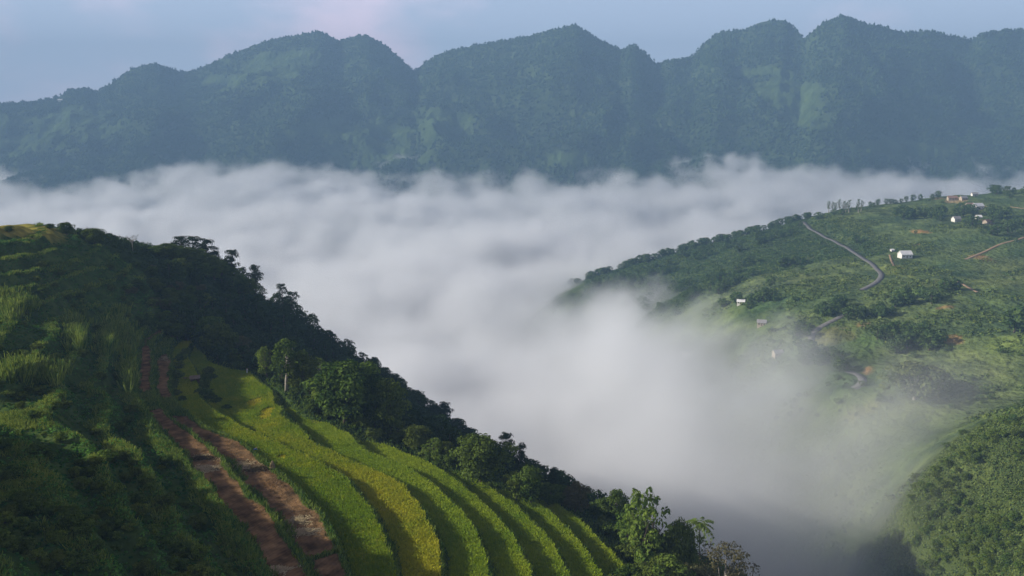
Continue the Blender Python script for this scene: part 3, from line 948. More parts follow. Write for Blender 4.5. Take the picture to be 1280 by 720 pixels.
for k, (x, y) in enumerate(sp[:290]):
    z = float(hill_z(np.array([x]), np.array([y]))[0])
    o = link('forest_tree', FOR[k % 5], None, (x, y, z - 0.4))
    s = R.uniform(0.6, 1.05) * (0.75 if y > 440 else 1)
    o.scale = (s * R.uniform(0.85, 1.2),) * 2 + (s,)
    o.rotation_euler = (0, 0, R.uniform(0, 6.28))
    tag(o, 'dark tree in the dense forest on the shaded spur behind the terraces', 'tree', SPG)
rest = sp[290:]


def merge_copies(name, protos, places, mats, kind_label):
    Vs, Fs4, To = [], [], []
    base = []
    for pm in protos:
        v = np.empty(len(pm.vertices) * 3, np.float32); pm.vertices.foreach_get('co', v)
        f = np.array([list(p.vertices) for p in pm.polygons if len(p.vertices) == 4])
        t = np.array([a.value for a in pm.attributes['tone'].data])[[i for i, p in enumerate(pm.polygons) if len(p.vertices) == 4]]
        base.append((v.reshape(-1, 3), f, t))
    n = 0
    for k, (x, y, z, sx, sz, a) in enumerate(places):
        v, f, t = base[k % len(base)]
        c, s = math.cos(a), math.sin(a)
        q = np.stack([(v[:, 0] * c - v[:, 1] * s) * sx + x, (v[:, 0] * s + v[:, 1] * c) * sx + y, v[:, 2] * sz + z], -1)
        Vs.append(q); Fs4.append(f + n); To.append(np.clip(t + R.normal(0, 0.12), 0, 1)); n += len(v)
    me = mesh_from(name, np.concatenate(Vs), np.concatenate(Fs4), mats, attrs={'tone': ('FACE', np.concatenate(To))})
    return tag(link(name, me), kind_label, kind='stuff')


if rest:
    pl = []
    for x, y in rest:
        s = R.uniform(0.55, 1.0)
        pl.append((x, y, float(hill_z(np.array([x]), np.array([y]))[0]) - 0.4, s, s, R.uniform(0, 6.28)))
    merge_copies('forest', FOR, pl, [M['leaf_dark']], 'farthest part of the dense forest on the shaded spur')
print('forest', cnt, round(time.time() - T0, 1))

# shrubs along the tree line and on the slope right of the terraces
tlw = at_z([p[0] for p in TREELINE], [p[1] for p in TREELINE], tl_z)
PW = hill_pt(309, 462)
for py_ in np.arange(455, 500, 0.5):
    PW = hill_pt(309, py_)
    if bil(INZ, PW[:1], PW[1:2])[0] > 0.9:
        PW = hill_pt(309, py_ + 1.5)
        break
SHG = 'shrubs filling the edge of the rice terraces'
for i in range(95):
    t = R.uniform(0, len(tlw) - 1.001)
    k = int(t)
    p = tlw[k] + (tlw[k + 1] - tlw[k]) * (t - k)
    off = R.uniform(1.5, 9)
    seg = tlw[k + 1] - tlw[k]
    nrm = np.array((seg[1], -seg[0])) / (np.hypot(seg[0], seg[1]) + 1e-6)
    nrm = nrm if nrm @ np.array((0.7, 0.7)) > 0 else -nrm
    x, y = p[0] + nrm[0] * off, p[1] + nrm[1] * off
    z = float(hill_z(np.array([x]), np.array([y]))[0])
    if np.hypot(*(np.array((x, y)) - PW[:2])) < 4.5:
        continue
    h = R.uniform(1.6, 3.6)
    plant('shrub', ('paleshrub' if R.random() < 0.3 else 'shrub', int(R.integers(0, 2))), (x, y, z - 0.2), h, h * R.uniform(1.0, 1.5), 'leafy shrub in the belt under the trees along the terrace edge', 'shrub', SHG)
SLG = 'bushes on the steep slope below the lowest rice field'
for i in range(70):
    bx, by = R.uniform(760, 940), R.uniform(660, 770)
    if by < np.interp(bx, [755, 806, 870, 940], [655, 702, 712, 740]) - 2:
        continue
    p = hill_pt(bx, by)
    h = R.uniform(2.2, 4.8)
    plant('bush', ('shrub', int(R.integers(0, 3))), p - np.array((0, 0, 0.3)), h, h * R.uniform(1.0, 1.4), 'bush on the steep slope between the lowest rice field and the fog', 'bush', SLG)
UPG = 'bushes in the dark hollow under the ridge'
for i in range(60):
    bx, by = R.uniform(150, 262), R.uniform(336, 425)
    p = hill_pt(bx, by)
    h = R.uniform(2.0, 3.0 + 2.4 * sstep(150, 230, bx))
    key = ('olive', 1) if R.random() < 0.2 else (('light', 2) if R.random() < 0.2 else ('oval', int(R.integers(0, 4))))
    plant('hollow_tree', key, p - np.array((0, 0, 0.3)), h, h * R.uniform(0.9, 1.3), 'small bushy tree in the dark hollow between the ridge crest and the brown field', 'tree', UPG)
BKG = 'shrubs on the bank beside the field hut'
for bx, by, h in [(262, 468, 2.4), (258, 474, 2.2), (256, 482, 2.6), (254, 489, 2.8), (258, 496, 2.4), (264, 500, 2.0), (266, 474, 1.8), (250, 494, 2.0), (272, 503, 1.6), (284, 512, 1.4),
                  (226, 452, 2.6), (221, 462, 2.4), (218, 474, 2.8), (217, 486, 2.6), (220, 496, 2.2), (228, 502, 1.6), (232, 444, 2.2)]:
    plant('bank_shrub', ('shrub', int(R.integers(0, 3))), hill_pt(bx, by) - np.array((0, 0, 0.2)), h, h * R.uniform(1.2, 1.7), 'dense dark shrub on the terrace bank beside the field hut', 'shrub', BKG)
WSG = 'low shrubs on the banks of the wild slope'
for i in range(240):
    bx, by = R.uniform(-10, 300), R.uniform(330, 730)
    if bx > np.interp(by, [330, 480, 525, 555, 615, 690, 730], [170, 165, 175, 200, 250, 310, 330]) - 8:
        continue
    p = hill_pt(bx, by)
    if bil(zonew, p[0:1], p[1:2])[0] < 0.6:
        continue
    h = R.uniform(0.8, 2.3)
    plant('low_shrub', ('paleshrub' if R.random() < 0.35 else 'shrub', int(R.integers(0, 2))), p - np.array((0, 0, 0.15)), h, h * R.uniform(1.0, 1.7), 'low leafy shrub on the banks of the wild slope above the brown fields', 'shrub', WSG)
print('shrubs', round(time.time() - T0, 1))


# ------------------------------------------------------------------ rice, grass, undergrowth
def tufts(P, H, blades, spread, width, lean, tone):
    """Merged blade tufts at points P with heights H."""
    n = len(P)
    th = R.uniform(0, 2 * PI, (n, blades))
    rr = spread * np.sqrt(R.random((n, blades)))
    bx = P[:, 0, None] + np.cos(th) * rr
    by = P[:, 1, None] + np.sin(th) * rr
    bz = np.repeat(P[:, 2, None], blades, 1)
    fa = R.uniform(0, 2 * PI, (n, blades))
    h = H[:, None] * R.uniform(0.7, 1.15, (n, blades))
    ln = lean * h * R.uniform(0.3, 1.2, (n, blades))
    la = th + R.normal(0, 0.5, (n, blades))
    wx, wy = np.cos(fa) * width / 2, np.sin(fa) * width / 2
    mx, my = bx + np.cos(la) * ln * 0.35, by + np.sin(la) * ln * 0.35
    tx, ty = bx + np.cos(la) * ln, by + np.sin(la) * ln
    a = np.stack([bx - wx, by - wy, bz - 0.05], -1)
    b = np.stack([bx + wx, by + wy, bz - 0.05], -1)
    c = np.stack([tx + wx * 0.6, ty + wy * 0.6, bz + h], -1)
    d = np.stack([tx - wx * 0.6, ty - wy * 0.6, bz + h], -1)
    V = np.stack([a, b, c, d], 2).reshape(-1, 3)
    F = np.arange(len(V)).reshape(-1, 4)
    T = np.clip(np.repeat(tone, blades) + R.normal(0, 0.15, n * blades), 0, 1)
    return V, F, T


# rice: sample points in each terrace
def sample_area(mask_fn, x0, x1, y0, y1, spacing):
    nx, ny = int((x1 - x0) / spacing), int((y1 - y0) / spacing)
    X, Y = np.meshgrid(np.linspace(x0, x1, nx), np.linspace(y0, y1, ny))
    X = (X + R.uniform(-0.5, 0.5, X.shape) * spacing).ravel()
    Y = (Y + R.uniform(-0.5, 0.5, Y.shape) * spacing).ravel()
    z = bil(HZ, X, Y)
    d = Y * CP - z * SP
    px, py = CX + FPX * X / d, CY - FPX * (z * CP + Y * SP) / d
    ok = (px > -90) & (px < 1330) & (py < 790)
    X, Y, z = X[ok], Y[ok], z[ok]
    m = mask_fn(X, Y, z)
    return X[m], Y[m], z[m]


hwf = lambda X, Y: bil(hw, X, Y)

DRY = [(318, 503, 8, 6), (333, 518, 8, 9), (402, 526, 12, 5), (352, 572, 7, 3), (395, 513, 6, 3)]
dry_w = [(hill_pt(a, b), w_, h_) for a, b, w_, h_ in DRY]
NAMES = {0: ('green rice crop on the terrace just below the brown fields', 'rice_yellow', 0.12), -1: ('rice crop of the widest upper terrace running down to gold', 'rice_yellow', 0.18), -2: ('rice crop of the third terrace under the great round tree', 'rice_green', 0.5),
         -3: ('rice crop of the long terrace below the tall oval tree', 'rice_green', 0.45), -4: ('rice crop of the terrace beside the broad dome tree', 'rice_green', 0.5),
         -5: ('narrow rice crop one step above the lowest terrace', 'rice_green', 0.55), -6: ('rice crop of the lowest terrace at the corner of the slope', 'rice_green', 0.6)}
for k, (lab, mk, tone0) in NAMES.items():
    def mask(X, Y, z, k=k):
        h_ = hwf(X, Y)
        f_ = h_ - k
        return (f_ >= 0.0) & (f_ < 0.80) & (bil(INZ, X, Y) > 0.7)
    X, Y, Z = sample_area(mask, -125, 60, 110, 300, 0.32)
    rows = np.sin((hwf(X, Y) - k) * 55) * 0.06
    tn = tone0 + 0.42 * fbm(X / 11, Y / 11, 300 + k, 4) + 0.12 * fbm(X / 2.2, Y / 2.2, 310, 2) + rows + R.normal(0, 0.08, len(X))
    if k == -1:
        tn = tn + 0.5 * sstep(222, 165, Y)
    if k == 0:
        tn = tn + 0.2 * sstep(190, 225, Y)
    hgt = R.uniform(0.5, 0.72, len(X)) * (1 + 0.35 * fbm(X / 4, Y / 4, 315, 3))
    for p, w_, h_ in dry_w:
        e = np.hypot((X - p[0]) / (w_ / FPX * depth_of(p)), (Y - p[1]) / (h_ / FPX * depth_of(p) * 2.8)) + fbm(X / 1.5, Y / 1.5, 320, 2) * 0.5
        near = e < 1
        hgt = np.where(near, hgt * 0.35, hgt)
        tn = np.where(near, 1.6, tn)
    V, F, T = tufts(np.stack([X, Y, Z], -1), hgt * 0.9, 5, 0.22, 0.18, 0.5, tn)
    if len(V):
        tag(link('rice_crop', mesh_from('rice_crop', V, F, [M[mk]], attrs={'tone': ('FACE', T)})), lab, kind='stuff')

# grass on the risers, banks and the open crest
def gmask(X, Y, z):
    h_ = hwf(X, Y)
    f_ = h_ - np.floor(h_)
    z_ = bil(INZ, X, Y) > 0.5
    soil = bil(SOILM, X, Y) > 0.5
    rice = (h_ <= 1) & (h_ >= -6) & (f_ < 0.80)
    return z_ & ~soil & ~rice & (h_ < 3.3) | ((~z_) & (X < 60) & (Y < 300) & (R.random(len(X)) < 0.25))


X, Y, Z = sample_area(gmask, -125, 62, 108, 300, 0.5)
V1 = tufts(np.stack([X, Y, Z], -1), R.uniform(0.35, 0.9, len(X)), 5, 0.3, 0.16, 0.6, 0.30 + 0.22 * fbm(X / 5, Y / 5, 331, 3))
# rough grass on the wild slope lips, its lighter tone painting in sunlit bands
def wmask(X, Y, z):
    h_ = hwf(X, Y)
    f_ = h_ - np.floor(h_)
    g_ = h_ / 1.5 - np.floor(h_ / 1.5)
    lip = (g_ < 0.26 + 0.2 * fbm(X / 8, Y / 8, 341, 3)) | (g_ > 0.93)
    lip &= fbm(X / 11, Y / 11, 345, 3) > -0.3
    return (h_ >= 3.0) & lip & (bil(TOPM, X, Y) < 0.3) & (bil(inz.astype(float), X, Y) > 0.5)


X, Y, Z = sample_area(wmask, -230, 0, 95, 330, 0.55)
V2 = tufts(np.stack([X, Y, Z], -1), R.uniform(0.35, 0.85, len(X)), 7, 0.35, 0.14, 0.7, 0.48 + 0.3 * fbm(X / 7, Y / 7, 351, 3))
# tall cane grass and maize stands
tall = []
for cx, cy, wx_, wy_, n_ in [(146, 425, 26, 26, 520), (160, 470, 12, 20, 200), (40, 470, 42, 12, 420), (95, 420, 14, 25, 220), (20, 385, 25, 15, 260), (150, 395, 10, 8, 60)]:
    for _ in range(n_):
        p = hill_pt(cx + R.normal(0, wx_ * 0.42), cy + R.normal(0, wy_ * 0.42))
        tall.append(p)
for t_ in np.linspace(0, 1, 60):
    tall.append(hill_pt(386 + 40 * t_, 702 - 13 * t_))
tall = np.array(tall)
V3 = tufts(tall, np.r_[R.uniform(1.6, 3.4, len(tall) - 60), R.uniform(0.4, 0.8, 60)], 9, 0.4, 0.2, 0.45, np.full(len(tall), 0.42) + R.normal(0, 0.15, len(tall)))
n1_, n2_ = len(V1[0]), len(V2[0])
V = np.concatenate([V1[0], V2[0], V3[0]])
F = np.concatenate([V1[1], V2[1] + n1_, V3[1] + n1_ + n2_])
T = np.concatenate([V1[2], V2[2], V3[2]])
tag(link('grass', mesh_from('grass', V, F, [M['grass']], attrs={'tone': ('FACE', T)})), 'rough grass on the terrace banks and wild slope', kind='stuff')
print('grass', len(F), round(time.time() - T0, 1))

# leafy undergrowth over the wild slope: merged small leaf clumps
def umask(X, Y, z):
    h_ = hwf(X, Y)
    return (h_ >= 3.0 + 0.15 * R.normal(size=len(X))) & (bil(inz.astype(float), X, Y) > 0.5) & (bil(TOPM, X, Y) < 0.3) & (R.random(len(X)) < 0.55 + 0.6 * fbm(X / 10, Y / 10, 361, 3))


X, Y, Z = sample_area(umask, -240, 0, 95, 330, 0.95)
gl = hwf(X, Y) / 1.5
gl = gl - np.floor(gl)
lipw = np.exp(-(np.minimum(np.abs(gl - 0.03), 1.03 - gl) / 0.13) ** 2)
big = np.clip((0.5 + 0.4 * fbm(X / 9, Y / 9, 371, 3) + R.normal(0, 0.12, len(X))) * (0.6 + 1.25 * lipw), 0.2, 1.7)
per = 18
d = R.normal(size=(len(X), per, 3))
d /= np.linalg.norm(d, axis=2, keepdims=True)
d[..., 2] = np.abs(d[..., 2])
C = np.stack([X, Y, Z], -1)[:, None, :] + d * (big[:, None, None] * R.uniform(0.6, 1.1, (len(X), per, 1))) * np.array((1.0, 1.0, 0.9))
N = d + R.normal(0, 0.5, d.shape) + np.array((0, 0, 0.4))
N /= np.linalg.norm(N, axis=2, keepdims=True)
V, F = leaf_quads(C.reshape(-1, 3), N.reshape(-1, 3), 0.20, 0.65)
T = np.clip(np.repeat(0.32 + 0.3 * lipw + 0.35 * fbm(X / 12, Y / 12, 381, 3) + R.normal(0, 0.15, len(X)), per) + R.normal(0, 0.15, len(X) * per), 0, 1)  # leaf tone rises along the lips: sunlit tops painted into the colour
tag(link('undergrowth', mesh_from('undergrowth', V, F, [M['under']], attrs={'tone': ('FACE', T)})), 'dark leafy undergrowth covering the wild slope', kind='stuff')
# ground cover below the forest on the spur and the slope to the right
def fmask(X, Y, z):
    return (bil(inz.astype(float), X, Y) < 0.5) & (z > -240)


X, Y, Z = sample_area(fmask, -200, 110, 120, 520, 2.4)
per = 12
d = R.normal(size=(len(X), per, 3))
d /= np.linalg.norm(d, axis=2, keepdims=True)
d[..., 2] = np.abs(d[..., 2])
C = np.stack([X, Y, Z], -1)[:, None, :] + d * R.uniform(0.8, 2.0, (len(X), 1, 1)) * R.uniform(0.6, 1.1, (len(X), per, 1))
N = d + R.normal(0, 0.4, d.shape)
N /= np.linalg.norm(N, axis=2, keepdims=True)
V, F = leaf_quads(C.reshape(-1, 3), N.reshape(-1, 3), 0.42, 0.65)
T = np.clip(np.repeat(R.normal(0.35, 0.2, len(X)), per) + R.normal(0, 0.12, len(X) * per), 0, 1)
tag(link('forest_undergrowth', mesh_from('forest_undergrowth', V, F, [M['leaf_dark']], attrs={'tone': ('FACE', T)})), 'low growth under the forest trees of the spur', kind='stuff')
print('undergrowth', round(time.time() - T0, 1))


# ------------------------------------------------------------------ straw, hut, people on the terraces
def straw_heap(p, rx_, ry_, hz, n, label, upright=False):
    a = R.uniform(0, 2 * PI, n)
    if not upright:
        n = int(n * 2.8)
        a = R.uniform(0, 2 * PI, n)
    q = np.sqrt(R.random(n)) if upright else np.abs(R.normal(0, 0.55, n)) * (1 + 0.35 * np.sin(3 * a + p[0]) + 0.25 * np.sin(5 * a + p[1]))
    x, y = np.cos(a) * q * rx_, np.sin(a) * q * ry_
    q = np.clip(q, 0, 1)
    gz = hill_z(p[0] + x, p[1] + y) - p[2]
    z = gz + hz * (1 - q ** 2) * R.uniform(0.2, 1.0, n) + 0.05
    L = R.uniform(0.35, 0.8, n)
    th = R.uniform(0, 2 * PI, n)
    if upright:
        dx, dy, dz_ = np.cos(a) * 0.25, np.sin(a) * 0.25, -np.ones(n)
    else:
        dx, dy, dz_ = np.cos(th), np.sin(th), R.normal(0, 0.15, n)
    w = 0.09 if upright else 0.045
    L = L if upright else L * 1.5
    th = th if upright else th * 0.35 + p[0]
    if not upright:
        dx, dy = np.cos(th), np.sin(th)
    ox, oy = -np.sin(th) * w, np.cos(th) * w
    b0 = np.stack([x - dx * L / 2, y - dy * L / 2, z - dz_ * L / 2], -1)
    b1 = np.stack([x + dx * L / 2, y + dy * L / 2, z + dz_ * L / 2], -1)
    o = np.stack([ox, oy, np.zeros(n) + 0.02], -1)
    V = np.stack([b0 - o, b0 + o, b1 + o, b1 - o], 1).reshape(-1, 3)
    F = np.arange(len(V)).reshape(-1, 4)
    T = np.clip(R.normal(0.5, 0.25, n), 0, 1)
    # the packed core under the loose stalks
    m = 24
    t = np.arange(m) * 2 * PI / m
    core = [np.array((0, 0, hz * 0.72))]
    rings = []
    for f in (0.45, 0.9):
        wob = 1 + 0.15 * np.sin(3 * t + p[0]) + R.normal(0, 0.05, m)
        X_, Y_ = np.cos(t) * rx_ * f * wob, np.sin(t) * ry_ * f * wob
        rings.append(np.stack([X_, Y_, hill_z(p[0] + X_, p[1] + Y_) - p[2] + hz * 0.75 * (1 - f * f) - 0.02], -1))
    cv = np.concatenate([core[0][None]] + rings)
    f4 = [(1 + k, 1 + (k + 1) % m, 1 + m + (k + 1) % m, 1 + m + k) for k in range(m)]
    f3 = [(0, 1 + k, 1 + (k + 1) % m) for k in range(m)]
    n0 = len(V)
    if upright:
        me = mesh_from('straw_pile', np.concatenate([V, cv]), [np.concatenate([F, np.array(f4) + n0]), np.array(f3) + n0], [M['straw']],
                       attrs={'tone': ('FACE', np.r_[T, np.full(2 * m, 0.35)])})
    else:
        me = mesh_from('straw_pile', V, F, [M['straw']], attrs={'tone': ('FACE', T)})
    return tag(link('straw_pile', me, None, p), label, 'straw pile', 'rice straw left on the harvested terraces')


for px, py, rx_, ry_, hz, n, lab, up in [
    (252, 573, 3.0, 1.6, 0.35, 500, 'pale spread of straw at the upper end of the upper brown field', False),
    (258, 587, 2.4, 1.8, 0.3, 400, 'spread of straw just below the pale spread on the upper brown field', False),
    (322, 587, 2.6, 2.0, 0.35, 500, 'sunlit golden straw spread below the person in blue', False),
    (300, 583, 2.8, 2.2, 0.3, 450, 'grey shaded straw spread beside the sunlit golden straw', False),
    (372, 652, 2.0, 1.5, 0.3, 380, 'straw spread low on the wide brown field', False),
    (381, 666, 2.4, 1.3, 0.3, 380, 'broad straw spread nearest the cross bank of the brown field', False),
    (348, 713, 1.6, 1.0, 0.25, 260, 'small straw spread at the bottom of the upper brown field', False),
    (203, 449, 2.6, 2.6, 0.3, 300, 'shaded straw spread on the dark field above the hut', False),
    (232, 474, 2.2, 2.0, 0.5, 400, 'grey straw heap leaning against the field hut', False),
    (341, 586, 0.75, 0.65, 1.5, 420, 'small upright straw stack on the edge of the brown field', True),
]:
    straw_heap(hill_pt(px, py), rx_, ry_, hz, n, lab, up)

# field hut
p = hill_pt(244, 478)
hut = tag(empty('field_hut', p, 0.35), 'small dark thatched field hut on the shaded terrace', 'hut')
b = MB(); b.box((-1.1, 0.72, -0.3), (1.1, 0.8, 1.6)); b.box((-1.1, -0.7, -0.3), (-1.03, 0.718, 1.5)); b.box((1.03, -0.7, -0.3), (1.1, 0.718, 1.5)); b.build('wall', M['wood'], hut)
for sx in (-1.18, 1.18):
    b = MB(); b.tube([(sx, -0.85, -0.4), (sx, -0.85, 1.5)], [0.06, 0.05]); b.build('post', M['wood'], hut)
b = MB()
b.add([(-1.5, -1.2, 1.45), (1.5, -1.2, 1.45), (1.5, 0, 2.2), (-1.5, 0, 2.2), (1.5, 1.1, 1.5), (-1.5, 1.1, 1.5), (-1.5, -1.2, 1.3), (1.5, -1.2, 1.3), (1.5, 0, 2.02), (-1.5, 0, 2.02), (1.5, 1.1, 1.35), (-1.5, 1.1, 1.35)],
      [(0, 1, 2, 3), (3, 2, 4, 5), (7, 6, 9, 8), (8, 9, 11, 10), (1, 0, 6, 7), (5, 4, 10, 11), (0, 3, 9, 6), (3, 5, 11, 9), (2, 1, 7, 8), (4, 2, 8, 10)])
b.build('roof', simple_mat('old_thatch', (0.19, 0.15, 0.11), (0.12, 0.095, 0.07), 3.0, 0.95, 0.06), hut)


def skin_mesh(name, pts, edges, radii, mat, root=0):
    me = bpy.data.meshes.new(name)
    me.from_pydata([tuple(q) for q in pts], edges, [])
    ob = bpy.data.objects.new(name, me)
    COL.objects.link(ob)
    sk = ob.modifiers.new('skin', 'SKIN')
    for i, r in enumerate(radii):
        me.skin_vertices[0].data[i].radius = (r, r)
        me.skin_vertices[0].data[i].use_root = i == root
    ss = ob.modifiers.new('sub', 'SUBSURF'); ss.levels = ss.render_levels = 1
    dg = bpy.context.evaluated_depsgraph_get()
    out = bpy.data.meshes.new_from_object(ob.evaluated_get(dg))
    bpy.data.objects.remove(ob)
    out.name = name
    out.materials.clear(); out.materials.append(mat)
    out.polygons.foreach_set('use_smooth', np.ones(len(out.polygons), bool))
    return out


def person(loc, rz, bend, shirt, trousers, label, hat):
    e = tag(empty('person', loc, rz), label, 'person')
    hip = np.array((0, 0, 0.90))
    up = np.array((math.sin(bend), 0, math.cos(bend)))
    fw = np.array((math.cos(bend), 0, -math.sin(bend)))
    J = {'hip': hip, 'chest': hip + up * 0.36, 'neck': hip + up * 0.56}
    J['head'] = J['neck'] + up * 0.14 + np.array((0.02, 0, 0.02)); J['crown'] = J['head'] + up * 0.10
    pts, edges, rad, idx = [], [], [], {}
    def v(k, q, r, par=None):
        idx[k] = len(pts); pts.append(np.asarray(q, float)); rad.append(r)
        if par: edges.append((idx[par], idx[k]))
    v('hip', J['hip'], 0.13); v('chest', J['chest'], 0.14, 'hip'); v('neck', J['neck'], 0.055, 'chest'); v('head', J['head'], 0.1, 'neck'); v('crown', J['crown'], 0.08, 'head')
    for s in (-1, 1):
        sh = J['chest'] + up * 0.13 + np.array((0, s * 0.19, 0))
        el = sh + (np.array((0.22, s * 0.04, -0.2)) if bend > 0.4 else np.array((0.04, s * 0.05, -0.28)))
        wr = el + (np.array((0.16, -s * 0.02, -0.2)) if bend > 0.4 else np.array((0.14, -s * 0.04, -0.2)))
        v(f's{s}', sh, 0.065, 'chest'); v(f'e{s}', el, 0.045, f's{s}'); v(f'w{s}', wr, 0.032, f'e{s}')
        palm = wr + (wr - el) * 0.3
        v(f'p{s}', palm, 0.034, f'w{s}')
        for fi in range(4):
            tip = palm + (wr - el) * (0.36 - 0.04 * abs(fi - 1)) + np.array((0.01, (fi - 1.5) * 0.022, -0.01))
            v(f'f{s}{fi}', tip, 0.010, f'p{s}')
        v(f't{s}', palm + (wr - el) * 0.12 + np.array((0.03, -s * 0.04, 0)), 0.011, f'p{s}')
        hp = hip + np.array((0, s * 0.1, -0.06)); kn = np.array((0.06 if bend > 0.4 else 0.02, s * 0.12, 0.48)); an = np.array((-0.03, s * 0.13, 0.08)); to = np.array((0.16, s * 0.15, 0.03))
        v(f'h{s}', hp, 0.095, 'hip'); v(f'k{s}', kn, 0.06, f'h{s}'); v(f'a{s}', an, 0.042, f'k{s}'); v(f'o{s}', to, 0.035, f'a{s}')
    link('body', skin_mesh('body', pts, edges, rad, M['skin']), e)
    # shirt
    P2 = [J['hip'] - up * 0.06, J['hip'] + up * 0.14, J['chest'], J['neck'] - up * 0.05]
    E2 = [(0, 1), (1, 2), (2, 3)]; r2 = [0.165, 0.16, 0.175, 0.075]
    for s in (-1, 1):
        n = len(P2)
        P2 += [pts[idx[f's{s}']], pts[idx[f'e{s}']], pts[idx[f'e{s}']] * 0.2 + pts[idx[f'w{s}']] * 0.8]
        E2 += [(2, n), (n, n + 1), (n + 1, n + 2)]; r2 += [0.085, 0.068, 0.058]
    link('shirt', skin_mesh('shirt', P2, E2, r2, shirt), e)
    P3, E3, r3 = [hip + up * 0.04, hip], [(0, 1)], [0.15, 0.155]
    for s in (-1, 1):
        n = len(P3)
        P3 += [pts[idx[f'h{s}']], pts[idx[f'k{s}']], pts[idx[f'a{s}']] + np.array((0, 0, 0.03))]
        E3 += [(1, n), (n, n + 1), (n + 1, n + 2)]; r3 += [0.115, 0.085, 0.07]
    link('trousers', skin_mesh('trousers', P3, E3, r3, trousers, 1), e)
    b = MB()
    o = J['crown']
    if hat:
        m = 14
        t = np.arange(m) * 2 * PI / m
        side = np.array((0, 1.0, 0))
        ring = [o + up * 0.0 + (fw * math.cos(q) + side * math.sin(q)) * 0.24 for q in t]
        b.add([o + up * 0.17] + ring + [o + up * 0.03], [(0, 1 + k, 1 + (k + 1) % m) for k in range(m)] + [(m + 1, 1 + (k + 1) % m, 1 + k) for k in range(m)])
        b.build('hat', M['hat'], e)
    else:
        b.tube([o - up * 0.05 - fw * 0.025, o + up * 0.01 - fw * 0.02, o + up * 0.055 - fw * 0.01, o + up * 0.085], [0.108, 0.112, 0.085, 0.03], 10)
        b.build('hair', M['hair'], e, True)
    # face: eyes, nose, mouth
    b = MB()
    for s in (-1, 1):
        c = J['head'] + up * 0.03 + fw * 0.098 + np.array((0, s * 0.035, 0))
        b.tube([c - fw * 0.01, c + fw * 0.004], [0.013, 0.009], 6)
    b.build('eyes', M['hair'], e)
    return e


person(hill_pt(317.5, 567), 0.5, 1.05, M['blue_cloth'], M['dark_cloth'], 'person in bright blue clothes bending over at the edge of the brown field', True)
person(PW + np.array((0, 0, 0.35)), 1.2, 0.15, M['white_cloth'], M['white_cloth'], 'person in white standing at the upper tip of the rice field', False)
print('people', round(time.time() - T0, 1))


# ------------------------------------------------------------------ right hillside: roads, houses, trees
for (X, Y, Z), (nm, pxs, wd, lab) in zip(LINES, ROADS):
    d = np.stack([np.gradient(X), np.gradient(Y)], -1)
    d /= np.linalg.norm(d, axis=1, keepdims=True) + 1e-9
    n = np.stack([-d[:, 1], d[:, 0]], -1)
    V = np.stack([np.stack([X + n[:, 0] * wd * f, Y + n[:, 1] * wd * f, Z - (1.2 if abs(f) > 0.5 else 0)], -1) for f in (-0.58, -0.5, 0, 0.5, 0.58)], 1).reshape(-1, 3)
    tag(link(nm, mesh_from(nm, V, grid_faces(5, len(X)), [M['asphalt' if nm == 'road' else 'dirt']], smooth=True)), lab, kind='structure')


def house(px, py, w, d, h, rz, wall, roof, label, pt=right_pt, hip=0.45):
    p = pt(px, py)
    e = tag(empty('house', p, rz), label, 'house', None)
    b = MB(); b.box((-w / 2, -d / 2, -2.5), (w / 2, d / 2, h)); b.add([(-w / 2 + .01, -d / 2, h), (-w / 2 + .01, d / 2, h), (-w / 2 + .01, 0, h + d * hip * .9), (w / 2 - .01, -d / 2, h), (w / 2 - .01, d / 2, h), (w / 2 - .01, 0, h + d * hip * .9)], [(0, 2, 1), (3, 4, 5)])
    b.build('wall', wall, e)
    o = 0.5
    z0, z1 = h - 0.15, h + d * hip
    b = MB()
    b.add([(-w / 2 - o, -d / 2 - o, z0), (w / 2 + o, -d / 2 - o, z0), (w / 2 + o, 0, z1), (-w / 2 - o, 0, z1), (w / 2 + o, d / 2 + o, z0), (-w / 2 - o, d / 2 + o, z0),
           (-w / 2 - o, -d / 2 - o, z0 - .2), (w / 2 + o, -d / 2 - o, z0 - .2), (w / 2 + o, 0, z1 - .2), (-w / 2 - o, 0, z1 - .2), (w / 2 + o, d / 2 + o, z0 - .2), (-w / 2 - o, d / 2 + o, z0 - .2)],
          [(0, 1, 2, 3), (3, 2, 4, 5), (7, 6, 9, 8), (8, 9, 11, 10), (1, 0, 6, 7), (5, 4, 10, 11), (0, 3, 9, 6), (3, 5, 11, 9), (2, 1, 7, 8), (4, 2, 8, 10)])
    b.build('roof', roof, e)
    b = MB(); b.box((-0.6, -d / 2 - 0.06, 0), (0.6, -d / 2 - 0.003, 2.1)); b.build('door', M['wood'], e)
    for s in (-1, 1):
        b = MB(); b.box((s * w * 0.3 - 0.6, -d / 2 - 0.06, 1.0), (s * w * 0.3 + 0.6, -d / 2 - 0.003, 2.1)); b.build('window', M['dark'], e)
    return e


